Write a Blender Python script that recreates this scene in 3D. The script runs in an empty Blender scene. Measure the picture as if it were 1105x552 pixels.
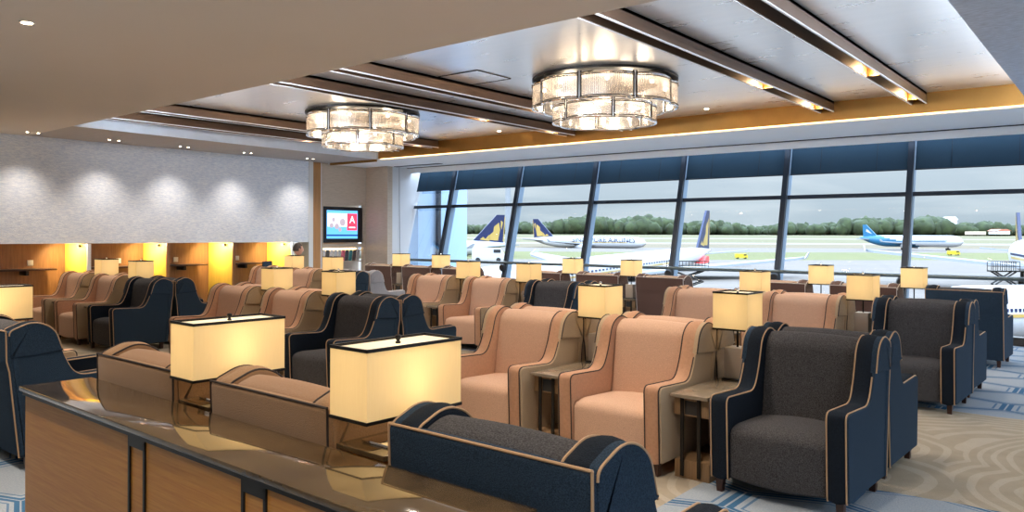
import bpy, bmesh, math, random
from math import sin, cos, pi, radians, sqrt, atan2
from mathutils import Vector, Matrix, noise

rnd = random.Random(7)
scn = bpy.context.scene
COL = scn.collection

# ------------------------------------------------------------------ helpers
def link(o, parent=None):
    COL.objects.link(o)
    if parent is not None:
        o.parent = parent
    return o

def shade(me, ang=35):
    for p in me.polygons:
        p.use_smooth = True
    try:
        me.set_sharp_from_angle(angle=radians(ang))
    except Exception:
        pass

def obj(name, bm, mat, parent=None, ang=35, mats=None):
    me = bpy.data.meshes.new(name)
    bmesh.ops.recalc_face_normals(bm, faces=bm.faces[:])
    bm.to_mesh(me); bm.free()
    for m in (mats or [mat]):
        me.materials.append(m)
    shade(me, ang)
    return link(bpy.data.objects.new(name, me), parent)

def tag(o, label, cat, group=None, kind=None):
    o['label'] = label; o['category'] = cat
    if group: o['group'] = group
    if kind: o['kind'] = kind
    return o

def thing(name, label, cat, loc=(0, 0, 0), rz=0, group=None):
    o = bpy.data.objects.new(name, None)
    o.empty_display_size = .1
    link(o); o.location = loc; o.rotation_euler = (0, 0, rz)
    return tag(o, label, cat, group)

def struct(name, bm, mat, parent=None, label=None, ang=30):
    o = obj(name, bm, mat, parent, ang)
    if parent is None:
        o['kind'] = 'structure'
        if label: o['label'] = label
    return o

def dup(root, loc, rz, label, group=None):
    r = root.copy(); COL.objects.link(r)
    r.location = loc; r.rotation_euler = (0, 0, rz)
    r['label'] = label
    if group: r['group'] = group
    for ch in list(root.children):
        c = ch.copy(); COL.objects.link(c); c.parent = r
        for g in list(ch.children):
            d = g.copy(); COL.objects.link(d); d.parent = c
    return r

def add_box(bm, x0, x1, y0, y1, z0, z1, bev=0, seg=2):
    r = bmesh.ops.create_cube(bm, size=1)
    vs = r['verts']
    for v in vs:
        v.co = Vector(((x0 + x1) / 2 + v.co.x * (x1 - x0), (y0 + y1) / 2 + v.co.y * (y1 - y0), (z0 + z1) / 2 + v.co.z * (z1 - z0)))
    if bev > 0:
        es = {e for v in vs for e in v.link_edges}
        bmesh.ops.bevel(bm, geom=list(es), offset=bev, segments=seg, affect='EDGES', profile=.5)

def box(x0, x1, y0, y1, z0, z1, bev=0, seg=2):
    bm = bmesh.new(); add_box(bm, x0, x1, y0, y1, z0, z1, bev, seg); return bm

def add_tube(bm, pts, r, seg=6, closed=False, caps=True):
    pts = [Vector(p) for p in pts]
    n = len(pts); rings = []
    up = None
    for i, p in enumerate(pts):
        if closed:
            t = pts[(i + 1) % n] - pts[i - 1]
        else:
            t = pts[min(i + 1, n - 1)] - pts[max(i - 1, 0)]
        t = t.normalized() if t.length > 1e-9 else Vector((0, 0, 1))
        if up is None:
            up = Vector((0, 0, 1)) if abs(t.z) < .9 else Vector((1, 0, 0))
        a = t.cross(up)
        if a.length < 1e-4:
            a = t.cross(Vector((.3, .9, .1)))
        a.normalize(); b = a.cross(t).normalized(); up = b
        rr = r[i] if isinstance(r, (list, tuple)) else r
        rings.append([bm.verts.new(p + a * (rr * cos(2 * pi * k / seg)) + b * (rr * sin(2 * pi * k / seg))) for k in range(seg)])
    m = n if closed else n - 1
    for i in range(m):
        A, B = rings[i], rings[(i + 1) % n]
        for k in range(seg):
            bm.faces.new((A[k], A[(k + 1) % seg], B[(k + 1) % seg], B[k]))
    if caps and not closed:
        bm.faces.new(rings[0][::-1]); bm.faces.new(rings[-1])

def tube(pts, r, seg=6, closed=False):
    bm = bmesh.new(); add_tube(bm, pts, r, seg, closed); return bm

def add_lathe(bm, prof, seg=24, c=(0, 0, 0)):
    rings = []
    for (r, z) in prof:
        rings.append([bm.verts.new((c[0] + r * cos(2 * pi * k / seg), c[1] + r * sin(2 * pi * k / seg), c[2] + z)) for k in range(seg)])
    for i in range(len(rings) - 1):
        for k in range(seg):
            bm.faces.new((rings[i][k], rings[i][(k + 1) % seg], rings[i + 1][(k + 1) % seg], rings[i + 1][k]))
    bm.faces.new(rings[0][::-1]); bm.faces.new(rings[-1])

def lathe(prof, seg=24):
    bm = bmesh.new(); add_lathe(bm, prof, seg); return bm

def add_quad(bm, a, b, c, d):
    bm.faces.new([bm.verts.new(p) for p in (a, b, c, d)])

def add_prism(bm, pts, f0, f1):
    """pts 2D, f0/f1 map (u,v)->3D for the two ends"""
    A = [bm.verts.new(f0(*p)) for p in pts]; B = [bm.verts.new(f1(*p)) for p in pts]
    n = len(pts)
    bm.faces.new(A); bm.faces.new(B[::-1])
    for i in range(n):
        bm.faces.new((A[i], B[i], B[(i + 1) % n], A[(i + 1) % n]))

def fillet(pts, rad, seg=5, closed=True):
    """pts list of (a,b); rad list or number"""
    out = []; n = len(pts)
    for i, p in enumerate(pts):
        r = rad[i] if isinstance(rad, (list, tuple)) else rad
        if r <= 0 or (not closed and i in (0, n - 1)):
            out.append(p); continue
        P = Vector(p); A = Vector(pts[i - 1]) - P; B = Vector(pts[(i + 1) % n]) - P
        la, lb = A.length, B.length
        r2 = min(r, la * .48, lb * .48)
        a = P + A.normalized() * r2; b = P + B.normalized() * r2
        for k in range(seg + 1):
            t = k / seg
            q = a * (1 - t) ** 2 + P * 2 * t * (1 - t) + b * t * t
            out.append((q.x, q.y))
    return out

def sweep_profile(bm, path, x0, x1, r=.012, crown=.0, bulge_ends=.0, nmid=3):
    """closed (y,z) path swept in x with rounded rims and crowned middle"""
    n = len(path)
    nor = []
    area = sum(path[i][0] * path[(i + 1) % n][1] - path[(i + 1) % n][0] * path[i][1] for i in range(n))
    sg = 1 if area > 0 else -1
    for i in range(n):
        a = Vector(path[i - 1]); b = Vector(path[(i + 1) % n])
        t = (b - a)
        t = t.normalized() if t.length > 1e-9 else Vector((1, 0))
        nor.append(Vector((t.y, -t.x)) * sg)
    w = x1 - x0
    stations = [(x0, -r - .005), (x0, -r), (x0 + r * .3, -r * .3), (x0 + r, 0)]
    for k in range(1, nmid + 1):
        f = k / (nmid + 1)
        stations.append((x0 + r + (w - 2 * r) * f, crown * sin(pi * f)))
    stations += [(x1 - r, 0), (x1 - r * .3, -r * .3), (x1, -r), (x1, -r - .005)]
    rings = []
    for (x, off) in stations:
        rings.append([bm.verts.new((x, path[i][0] + nor[i].x * off, path[i][1] + nor[i].y * off)) for i in range(n)])
    for j in range(len(rings) - 1):
        for i in range(n):
            bm.faces.new((rings[j][i], rings[j][(i + 1) % n], rings[j + 1][(i + 1) % n], rings[j + 1][i]))
    bm.faces.new(rings[0][::-1]); bm.faces.new(rings[-1])

# ------------------------------------------------------------------ materials
def newmat(name):
    m = bpy.data.materials.new(name); m.use_nodes = True
    nt = m.node_tree; nt.nodes.clear()
    out = nt.nodes.new('ShaderNodeOutputMaterial')
    return m, nt, out

def N(nt, typ, **kw):
    n = nt.nodes.new(typ)
    for k, v in kw.items():
        if k.startswith('i_'):
            n.inputs[k[2:].replace('_', ' ')].default_value = v
        else:
            setattr(n, k, v)
    return n

def L(nt, a, b): nt.links.new(a, b)

def pbr(name, col, rough=.5, metal=0, noise_scale=0, noise_amt=.15, bump=0, bump_scale=200, spec=.5, stretch=(1, 1, 1), emit=None, emit_s=0, sheen=0, coat=0, coord='Object'):
    m, nt, out = newmat(name)
    b = N(nt, 'ShaderNodeBsdfPrincipled'); L(nt, b.outputs[0], out.inputs[0])
    c = (*col, 1)
    b.inputs['Base Color'].default_value = c
    b.inputs['Roughness'].default_value = rough
    b.inputs['Metallic'].default_value = metal
    b.inputs['Specular IOR Level'].default_value = spec
    if sheen: b.inputs['Sheen Weight'].default_value = sheen
    if coat: b.inputs['Coat Weight'].default_value = coat
    if emit:
        b.inputs['Emission Color'].default_value = (*emit, 1); b.inputs['Emission Strength'].default_value = emit_s
    if noise_scale or bump:
        tc = N(nt, 'ShaderNodeTexCoord'); mp = N(nt, 'ShaderNodeMapping'); mp.inputs['Scale'].default_value = stretch
        L(nt, tc.outputs[coord], mp.inputs[0])
    if noise_scale:
        nz = N(nt, 'ShaderNodeTexNoise'); nz.inputs['Scale'].default_value = noise_scale; nz.inputs['Detail'].default_value = 5
        L(nt, mp.outputs[0], nz.inputs['Vector'])
        rp = N(nt, 'ShaderNodeMapRange'); rp.inputs['From Min'].default_value = .25; rp.inputs['From Max'].default_value = .75
        rp.inputs['To Min'].default_value = 1 - noise_amt; rp.inputs['To Max'].default_value = 1 + noise_amt
        L(nt, nz.outputs['Fac'], rp.inputs['Value'])
        mx = N(nt, 'ShaderNodeVectorMath', operation='SCALE'); mx.inputs[0].default_value = col
        L(nt, rp.outputs[0], mx.inputs['Scale']); L(nt, mx.outputs[0], b.inputs['Base Color'])
    if bump:
        n2 = N(nt, 'ShaderNodeTexNoise'); n2.inputs['Scale'].default_value = bump_scale; n2.inputs['Detail'].default_value = 3
        L(nt, mp.outputs[0], n2.inputs['Vector'])
        bp = N(nt, 'ShaderNodeBump'); bp.inputs['Strength'].default_value = bump; bp.inputs['Distance'].default_value = .01
        L(nt, n2.outputs['Fac'], bp.inputs['Height']); L(nt, bp.outputs[0], b.inputs['Normal'])
    return m

def emis(name, col, s):
    m, nt, out = newmat(name)
    e = N(nt, 'ShaderNodeEmission'); e.inputs[0].default_value = (*col, 1); e.inputs[1].default_value = s
    L(nt, e.outputs[0], out.inputs[0]); return m

def math(nt, op, a, b=None, c=None):
    n = N(nt, 'ShaderNodeMath', operation=op)
    for i, v in enumerate((a, b, c)):
        if v is None: continue
        if isinstance(v, (int, float)): n.inputs[i].default_value = v
        else: L(nt, v, n.inputs[i])
    return n.outputs[0]

def mixc(nt, f, a, b):
    n = N(nt, 'ShaderNodeMix', data_type='RGBA')
    if isinstance(f, (int, float)): n.inputs[0].default_value = f
    else: L(nt, f, n.inputs[0])
    for i, v in ((6, a), (7, b)):
        if isinstance(v, tuple): n.inputs[i].default_value = (*v[:3], 1)
        else: L(nt, v, n.inputs[i])
    return n.outputs[2]

M = {}
def fabric(name, col, amt=.22, sc=230, rough=.92, sheen=.15, stretch=(1, 1, 1)):
    M[name] = pbr(name, col, rough, noise_scale=sc, noise_amt=amt, bump=.5, bump_scale=240, spec=.15, sheen=0 if 'navy' in name else sheen, stretch=stretch)
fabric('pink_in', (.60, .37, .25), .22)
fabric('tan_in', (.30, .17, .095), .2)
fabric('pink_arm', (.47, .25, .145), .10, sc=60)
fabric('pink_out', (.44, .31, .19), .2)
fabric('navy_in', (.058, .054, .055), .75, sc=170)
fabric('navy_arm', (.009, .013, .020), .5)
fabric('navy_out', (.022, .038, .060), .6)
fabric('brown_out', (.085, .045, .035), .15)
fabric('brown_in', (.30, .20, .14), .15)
fabric('glare_grey_in', (.20, .20, .22), .15)  # window glare on a navy chair, painted as grey cloth
fabric('glare_grey_out', (.30, .30, .33), .15)
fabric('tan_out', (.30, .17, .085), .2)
M['pipe_dark'] = pbr('piping dark', (.025, .014, .012), .7)
M['pipe_tan'] = pbr('piping tan', (.42, .25, .13), .7)
M['pipe_white'] = pbr('piping pale', (.5, .45, .42), .7)
M['leg'] = pbr('dark stained leg', (.045, .016, .010), .35, noise_scale=20, noise_amt=.3)
M['metal_black'] = pbr('black metal', (.02, .017, .015), .35, metal=.6)
M['chrome'] = pbr('chrome', (.85, .85, .87), .08, metal=1)
M['trim_white'] = pbr('polished trim', (.92, .92, .94), .3, metal=.1, emit=(1, 1, 1), emit_s=0)
M['ceil_beige'] = pbr('beige ceiling paint', (.74, .69, .63), .9, noise_scale=.6, noise_amt=.02)
M['ceil_white'] = pbr('pale ceiling paint', (.90, .92, .94), .85, noise_scale=.7, noise_amt=.03)
M['ceil_taupe'] = pbr('taupe ceiling', (.42, .40, .40), .8, noise_scale=2, noise_amt=.05, stretch=(1, 8, 1))
M['fascia_pale'] = pbr('pale fascia', (.75, .82, .92), .7, noise_scale=4, noise_amt=.06)
M['gold'] = pbr('gold leaf fascia', (.40, .20, .05), .32, metal=.75, noise_scale=3, noise_amt=.12)
M['beam_side'] = pbr('dark bronze beam', (.15, .085, .05), .35, metal=.3, noise_scale=2, noise_amt=.1)
M['slot_dark'] = pbr('slot lining', (.05, .03, .02), .3, metal=.6)
M['spot_glow'] = emis('lit lamp lens', (1, .82, .55), 26)
M['led'] = emis('warm strip', (1, .66, .28), 4)
M['white_wall'] = pbr('white wall paint', (.72, .74, .77), .8, noise_scale=.8, noise_amt=.02)
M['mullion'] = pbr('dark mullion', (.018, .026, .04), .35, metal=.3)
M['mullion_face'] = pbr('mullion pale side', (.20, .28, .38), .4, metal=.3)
m, nt, out = newmat('navy roller blind')
_d = N(nt, 'ShaderNodeBsdfDiffuse'); _d.inputs[0].default_value = (.05, .088, .125, 1); _t = N(nt, 'ShaderNodeBsdfTranslucent'); _t.inputs[0].default_value = (.045, .08, .115, 1)
_m = N(nt, 'ShaderNodeMixShader'); L(nt, _d.outputs[0], _m.inputs[1]); L(nt, _t.outputs[0], _m.inputs[2]); L(nt, _m.outputs[0], out.inputs[0])
M['blind'] = m
M['rail'] = pbr('rail metal', (.10, .12, .12), .4, metal=.5)
M['plastic_white'] = pbr('white plastic', (.75, .72, .68), .4)
M['shirt'] = pbr('white shirt', (.75, .75, .76), .8)
M['skin'] = pbr('skin', (.55, .32, .24), .5)
M['hair'] = pbr('dark hair', (.03, .02, .018), .6)
M['trousers'] = pbr('dark trousers', (.03, .03, .04), .8)
M['booth_yellow'] = pbr('yellow booth panel', (.62, .40, .06), .5, noise_scale=6, noise_amt=.12, stretch=(6, 6, .4))
M['white_edge'] = pbr('pale metal edge', (.75, .75, .75), .3, metal=.3)
M['black_plastic'] = pbr('black plastic', (.012, .012, .014), .35)
M['plane_white'] = pbr('aircraft white', (.42, .43, .45), .35)
M['plane_grey'] = pbr('aircraft grey', (.26, .28, .31), .4)
M['plane_navy'] = pbr('aircraft navy', (.004, .010, .055), .4)
M['plane_gold'] = pbr('aircraft gold', (.36, .24, .06), .4)
M['plane_blue'] = pbr('aircraft turquoise', (.012, .11, .22), .4)
M['plane_red'] = pbr('aircraft red', (.75, .06, .06), .4)
M['yellow_paint'] = pbr('yellow paint', (.45, .34, .02), .5)
M['mast'] = pbr('grey mast', (.22, .23, .24), .5)

def wood(name, c1, c2, scale=(1, 1, 1), rough=.35, wscale=6, dist=4, axis='X'):
    m, nt, out = newmat(name)
    b = N(nt, 'ShaderNodeBsdfPrincipled'); L(nt, b.outputs[0], out.inputs[0])
    tc = N(nt, 'ShaderNodeTexCoord'); mp = N(nt, 'ShaderNodeMapping'); mp.inputs['Scale'].default_value = scale
    L(nt, tc.outputs['Object'], mp.inputs[0])
    nz = N(nt, 'ShaderNodeTexNoise'); nz.inputs['Scale'].default_value = wscale; nz.inputs['Detail'].default_value = 8; nz.inputs['Roughness'].default_value = .65
    nz.inputs['Distortion'].default_value = .4
    L(nt, mp.outputs[0], nz.inputs['Vector'])
    cr = N(nt, 'ShaderNodeValToRGB'); cr.color_ramp.elements[0].position = .35; cr.color_ramp.elements[1].position = .65
    cr.color_ramp.elements[0].color = (*c1, 1); cr.color_ramp.elements[1].color = (*c2, 1)
    L(nt, nz.outputs['Fac'], cr.inputs[0]); L(nt, cr.outputs[0], b.inputs['Base Color'])
    b.inputs['Roughness'].default_value = rough
    M[name] = m
wood('counter_wood', (.42, .155, .026), (.52, .235, .044), (1.2, 1, 40), .45, 3)
wood('table_wood', (.22, .125, .06), (.31, .185, .09), (30, 30, 1.2), .4, 3)
wood('booth_wood', (.20, .09, .035), (.28, .14, .06), (12, 12, .8), .35, 3)
wood('panel_wood', (.50, .41, .32), (.62, .52, .42), (2, 2, 26), .45, 3)
wood('pillar_wood', (.42, .20, .07), (.52, .27, .10), (14, 14, .6), .4, 3)

# stone: brown marble counter, paler stone on side tables
def stone(name, c1, c2, c3, rough=.07):
    m, nt, out = newmat(name)
    b = N(nt, 'ShaderNodeBsdfPrincipled'); L(nt, b.outputs[0], out.inputs[0])
    tc = N(nt, 'ShaderNodeTexCoord')
    nz = N(nt, 'ShaderNodeTexNoise'); nz.inputs['Scale'].default_value = 5; nz.inputs['Detail'].default_value = 10; nz.inputs['Distortion'].default_value = 1.2
    L(nt, tc.outputs['Object'], nz.inputs['Vector'])
    cr = N(nt, 'ShaderNodeValToRGB'); e = cr.color_ramp.elements
    e[0].position = .3; e[0].color = (*c1, 1); e[1].position = .62; e[1].color = (*c2, 1)
    k = e.new(.52); k.color = (*c2, 1); k = e.new(.7); k.color = (*c3, 1); k = e.new(.74); k.color = (*c2, 1)
    L(nt, nz.outputs['Fac'], cr.inputs[0]); L(nt, cr.outputs[0], b.inputs['Base Color'])
    b.inputs['Roughness'].default_value = rough; b.inputs['Specular IOR Level'].default_value = .8
    b.inputs['Coat Weight'].default_value = .5; b.inputs['Coat Roughness'].default_value = .04
    M[name] = m
stone('marble_brown', (.05, .03, .014), (.095, .06, .028), (.16, .11, .06))
stone('stone_table', (.15, .115, .08), (.22, .17, .12), (.32, .25, .18), .14)

# brushed silver leaf ceiling
m, nt, out = newmat('silver leaf ceiling')
b = N(nt, 'ShaderNodeBsdfPrincipled'); L(nt, b.outputs[0], out.inputs[0])
tc = N(nt, 'ShaderNodeTexCoord'); mp = N(nt, 'ShaderNodeMapping'); mp.inputs['Scale'].default_value = (1, 6, 1)
L(nt, tc.outputs['Object'], mp.inputs[0])
nz = N(nt, 'ShaderNodeTexNoise'); nz.inputs['Scale'].default_value = 1.6; nz.inputs['Detail'].default_value = 8
L(nt, mp.outputs[0], nz.inputs['Vector'])
L(nt, mixc(nt, nz.outputs['Fac'], (.86, .87, .89), (.97, .97, .98)), b.inputs['Base Color'])
b.inputs['Metallic'].default_value = .82
L(nt, math(nt, 'MULTIPLY_ADD', nz.outputs['Fac'], .10, .24), b.inputs['Roughness'])
M['silver'] = m

# grey textured wallcover on right soffit
M['grey_weave'] = pbr('grey woven ceiling', (.62, .70, .85), .85, noise_scale=14, noise_amt=.22, bump=.6, bump_scale=26, stretch=(1, 5, 1))

# left textile wall
m, nt, out = newmat('woven silver wallcovering')
b = N(nt, 'ShaderNodeBsdfPrincipled'); L(nt, b.outputs[0], out.inputs[0])
tc = N(nt, 'ShaderNodeTexCoord'); mp = N(nt, 'ShaderNodeMapping'); mp.inputs['Scale'].default_value = (1, 5.5, 26)
L(nt, tc.outputs['Object'], mp.inputs[0])
nz = N(nt, 'ShaderNodeTexNoise'); nz.inputs['Scale'].default_value = 2.2; nz.inputs['Detail'].default_value = 9; nz.inputs['Roughness'].default_value = .7
L(nt, mp.outputs[0], nz.inputs['Vector'])
cr = N(nt, 'ShaderNodeValToRGB'); e = cr.color_ramp.elements
e[0].position = .35; e[0].color = (.56, .65, .82, 1); e[1].position = .65; e[1].color = (.86, .91, .99, 1)
L(nt, nz.outputs['Fac'], cr.inputs[0]); L(nt, cr.outputs[0], b.inputs['Base Color'])
b.inputs['Roughness'].default_value = .55
bp = N(nt, 'ShaderNodeBump'); bp.inputs['Strength'].default_value = .4; bp.inputs['Distance'].default_value = .02
L(nt, nz.outputs['Fac'], bp.inputs['Height']); L(nt, bp.outputs[0], b.inputs['Normal'])
M['wallcover'] = m

# carpet
m, nt, out = newmat('patterned carpet')
b = N(nt, 'ShaderNodeBsdfPrincipled'); L(nt, b.outputs[0], out.inputs[0]); b.inputs['Roughness'].default_value = .95; b.inputs['Specular IOR Level'].default_value = .1
tc = N(nt, 'ShaderNodeTexCoord'); sp = N(nt, 'ShaderNodeSeparateXYZ'); L(nt, tc.outputs['Object'], sp.inputs[0])
X, Y = sp.outputs[0], sp.outputs[1]
def hexlines():
    s = .95
    x = math(nt, 'DIVIDE', X, s); y = math(nt, 'DIVIDE', Y, s * .62)
    def cell(ox, oy):
        ax = math(nt, 'SUBTRACT', math(nt, 'FLOORED_MODULO', math(nt, 'ADD', x, ox), 1.0), .5)
        ay = math(nt, 'SUBTRACT', math(nt, 'FLOORED_MODULO', math(nt, 'ADD', y, oy), 1.732), .866)
        return math(nt, 'ABSOLUTE', ax), math(nt, 'ABSOLUTE', ay)
    ds = []
    for ox, oy in ((0, 0), (.5, .866)):
        ax, ay = cell(ox, oy)
        ds.append(math(nt, 'MAXIMUM', ax, math(nt, 'ADD', math(nt, 'MULTIPLY', ax, .5), math(nt, 'MULTIPLY', ay, .866))))
    return math(nt, 'MINIMUM', ds[0], ds[1])
hd = hexlines()
def bandmask(v, c, w):
    return math(nt, 'LESS_THAN', math(nt, 'ABSOLUTE', math(nt, 'SUBTRACT', v, c)), w)
line1 = bandmask(hd, .47, .022); line2 = bandmask(hd, .40, .010)
nzf = N(nt, 'ShaderNodeTexNoise'); nzf.inputs['Scale'].default_value = 90; nzf.inputs['Detail'].default_value = 4
L(nt, tc.outputs['Object'], nzf.inputs['Vector'])
nzb = N(nt, 'ShaderNodeTexNoise'); nzb.inputs['Scale'].default_value = 7; nzb.inputs['Detail'].default_value = 6
L(nt, tc.outputs['Object'], nzb.inputs['Vector'])
base_blue = mixc(nt, nzf.outputs['Fac'], (.20, .24, .29), (.40, .42, .44))
hexc = mixc(nt, line1, base_blue, (.045, .12, .22))
hexc = mixc(nt, line2, hexc, (.10, .17, .27))
# beige zone with swirling rings
nd = N(nt, 'ShaderNodeTexNoise'); nd.inputs['Scale'].default_value = 1.1; nd.inputs['Detail'].default_value = 2
L(nt, tc.outputs['Object'], nd.inputs['Vector'])
vr = N(nt, 'ShaderNodeTexVoronoi'); vr.inputs['Scale'].default_value = .6; vr.feature = 'F1'
mpv = N(nt, 'ShaderNodeMapping'); mpv.inputs['Location'].default_value = (.5, .33, 0)
L(nt, tc.outputs['Object'], mpv.inputs[0]); L(nt, mpv.outputs[0], vr.inputs['Vector'])
dd = math(nt, 'ADD', vr.outputs['Distance'], math(nt, 'MULTIPLY', nd.outputs['Fac'], .10))
ring = math(nt, 'SINE', math(nt, 'MULTIPLY', dd, 125))
ring2 = math(nt, 'SINE', math(nt, 'MULTIPLY', dd, 15.5))
rm = math(nt, 'MULTIPLY', math(nt, 'GREATER_THAN', ring, .3), math(nt, 'GREATER_THAN', nzf.outputs['Fac'], .38))
beige = mixc(nt, nzb.outputs['Fac'], (.27, .215, .15), (.40, .33, .245))
beige = mixc(nt, math(nt, 'MULTIPLY', nzf.outputs['Fac'], .5), beige, (.30, .25, .19))
beige = mixc(nt, math(nt, 'MULTIPLY', rm, .36), beige, (.50, .43, .34))
wob = math(nt, 'MULTIPLY', math(nt, 'SUBTRACT', nd.outputs['Fac'], .5), .5)
Yw = math(nt, 'ADD', Y, wob)
zone = math(nt, 'MAXIMUM', math(nt, 'GREATER_THAN', Yw, 8.15),
            math(nt, 'MAXIMUM', math(nt, 'MULTIPLY', math(nt, 'LESS_THAN', Yw, 5.35), math(nt, 'GREATER_THAN', X, -2.2)), math(nt, 'LESS_THAN', Yw, 3.0)))
L(nt, mixc(nt, zone, beige, hexc), b.inputs['Base Color'])
bp = N(nt, 'ShaderNodeBump'); bp.inputs['Strength'].default_value = .5; bp.inputs['Distance'].default_value = .01
L(nt, nzf.outputs['Fac'], bp.inputs['Height']); L(nt, bp.outputs[0], b.inputs['Normal'])
M['carpet'] = m

# lamp shade: translucent linen, glowing
m, nt, out = newmat('linen lamp shade')
tr = N(nt, 'ShaderNodeBsdfTranslucent'); tr.inputs[0].default_value = (.95, .80, .50, 1)
df = N(nt, 'ShaderNodeBsdfDiffuse'); df.inputs[0].default_value = (.80, .68, .45, 1)
tc = N(nt, 'ShaderNodeTexCoord'); mp = N(nt, 'ShaderNodeMapping'); mp.inputs['Scale'].default_value = (60, 60, 3)
nz = N(nt, 'ShaderNodeTexNoise'); nz.inputs['Scale'].default_value = 4; L(nt, tc.outputs['Object'], mp.inputs[0]); L(nt, mp.outputs[0], nz.inputs['Vector'])
L(nt, mixc(nt, nz.outputs['Fac'], (.78, .58, .28), (.88, .70, .38)), tr.inputs[0])
mx = N(nt, 'ShaderNodeMixShader'); mx.inputs[0].default_value = .45; L(nt, tr.outputs[0], mx.inputs[1]); L(nt, df.outputs[0], mx.inputs[2])
em = N(nt, 'ShaderNodeEmission'); em.inputs[0].default_value = (1, .72, .34, 1); em.inputs[1].default_value = .11
ad = N(nt, 'ShaderNodeAddShader'); L(nt, mx.outputs[0], ad.inputs[0]); L(nt, em.outputs[0], ad.inputs[1]); L(nt, ad.outputs[0], out.inputs[0])
M['shade'] = m
m, nt, out = newmat('lamp diffuser')
tr = N(nt, 'ShaderNodeBsdfTranslucent'); tr.inputs[0].default_value = (1, .92, .75, 1)
df = N(nt, 'ShaderNodeBsdfDiffuse'); df.inputs[0].default_value = (.8, .76, .66, 1)
mx = N(nt, 'ShaderNodeMixShader'); L(nt, tr.outputs[0], mx.inputs[1]); L(nt, df.outputs[0], mx.inputs[2])
em = N(nt, 'ShaderNodeEmission'); em.inputs[0].default_value = (1, .86, .6, 1); em.inputs[1].default_value = .15
ad = N(nt, 'ShaderNodeAddShader'); L(nt, mx.outputs[0], ad.inputs[0]); L(nt, em.outputs[0], ad.inputs[1]); L(nt, ad.outputs[0], out.inputs[0])
M['diffuser'] = m
# glass rods of the chandeliers
m, nt, out = newmat('lit glass rods')
tc = N(nt, 'ShaderNodeTexCoord'); uvs = N(nt, 'ShaderNodeSeparateXYZ'); L(nt, tc.outputs['Object'], uvs.inputs[0])
ang = math(nt, 'ARCTAN2', uvs.outputs[1], uvs.outputs[0])
st = math(nt, 'MULTIPLY_ADD', math(nt, 'SINE', math(nt, 'MULTIPLY', ang, 260)), .5, .5)
nz = N(nt, 'ShaderNodeTexNoise'); mp = N(nt, 'ShaderNodeMapping'); mp.inputs['Scale'].default_value = (2, 2, 30); nz.inputs['Scale'].default_value = 1.5; nz.inputs['Detail'].default_value = 3
L(nt, tc.outputs['Object'], mp.inputs[0]); L(nt, mp.outputs[0], nz.inputs['Vector'])
gl = N(nt, 'ShaderNodeBsdfGlossy'); gl.inputs[0].default_value = (.9, .88, .85, 1); gl.inputs[1].default_value = .15
tp = N(nt, 'ShaderNodeBsdfTransparent'); tp.inputs[0].default_value = (.95, .9, .85, 1)
tl = N(nt, 'ShaderNodeBsdfTranslucent'); tl.inputs[0].default_value = (.42, .37, .32, 1)
m1 = N(nt, 'ShaderNodeMixShader'); L(nt, math(nt, 'MULTIPLY_ADD', st, .45, .3), m1.inputs[0]); L(nt, tl.outputs[0], m1.inputs[1]); L(nt, gl.outputs[0], m1.inputs[2])
m2 = N(nt, 'ShaderNodeMixShader'); m2.inputs[0].default_value = .28; L(nt, m1.outputs[0], m2.inputs[1]); L(nt, tp.outputs[0], m2.inputs[2])
em = N(nt, 'ShaderNodeEmission'); em.inputs[0].default_value = (1, .74, .5, 1)
L(nt, math(nt, 'MULTIPLY', math(nt, 'MULTIPLY_ADD', st, .12, .02), math(nt, 'MULTIPLY_ADD', nz.outputs['Fac'], 1.6, .1)), em.inputs[1])
ad = N(nt, 'ShaderNodeAddShader'); L(nt, m2.outputs[0], ad.inputs[0]); L(nt, em.outputs[0], ad.inputs[1]); L(nt, ad.outputs[0], out.inputs[0])
M['rods'] = m
# window glass
m, nt, out = newmat('window glass')
tp = N(nt, 'ShaderNodeBsdfTransparent'); tp.inputs[0].default_value = (.93, .97, .98, 1)
gl = N(nt, 'ShaderNodeBsdfGlossy'); gl.inputs[0].default_value = (1, 1, 1, 1); gl.inputs[1].default_value = .02
fr = N(nt, 'ShaderNodeFresnel'); fr.inputs[0].default_value = 1.35
mx = N(nt, 'ShaderNodeMixShader'); L(nt, math(nt, 'MULTIPLY', fr.outputs[0], .6), mx.inputs[0]); L(nt, tp.outputs[0], mx.inputs[1]); L(nt, gl.outputs[0], mx.inputs[2]); L(nt, mx.outputs[0], out.inputs[0])
M['glass'] = m

# ------------------------------------------------------------------ camera
F_PX = 850.0; PHI = radians(38.4); EYE = 1.6; HOR = 253.0
cam = bpy.data.cameras.new('camera'); co = link(bpy.data.objects.new('camera', cam))
cam.sensor_width = 36; cam.lens = F_PX / 1105 * 36; cam.shift_y = -(276 - HOR) / 1105; cam.clip_end = 6000; cam.clip_start = .05
co.matrix_world = Matrix.Translation((0, 0, EYE)) @ Matrix.Rotation(PHI, 4, 'Z') @ Matrix.Rotation(pi / 2, 4, 'X') @ Matrix.Rotation(radians(.2), 4, 'Z')
scn.camera = co

def at(px, py, d):
    """place a far thing: direction from the surveyed photograph, real distance d in metres"""
    dx, dy = px - 552.5, py - 276; a = radians(-.2)
    x = 552.5 + dx * cos(a) - dy * sin(a); y = 276 + dx * sin(a) + dy * cos(a)
    u = (x - 552.5) / F_PX * d; h = EYE - (y - HOR) / F_PX * d
    return Vector((u * cos(PHI) - d * sin(PHI), u * sin(PHI) + d * cos(PHI), h))

TILT = .03       # the furniture grid stands a touch askew to the window wall

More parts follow.
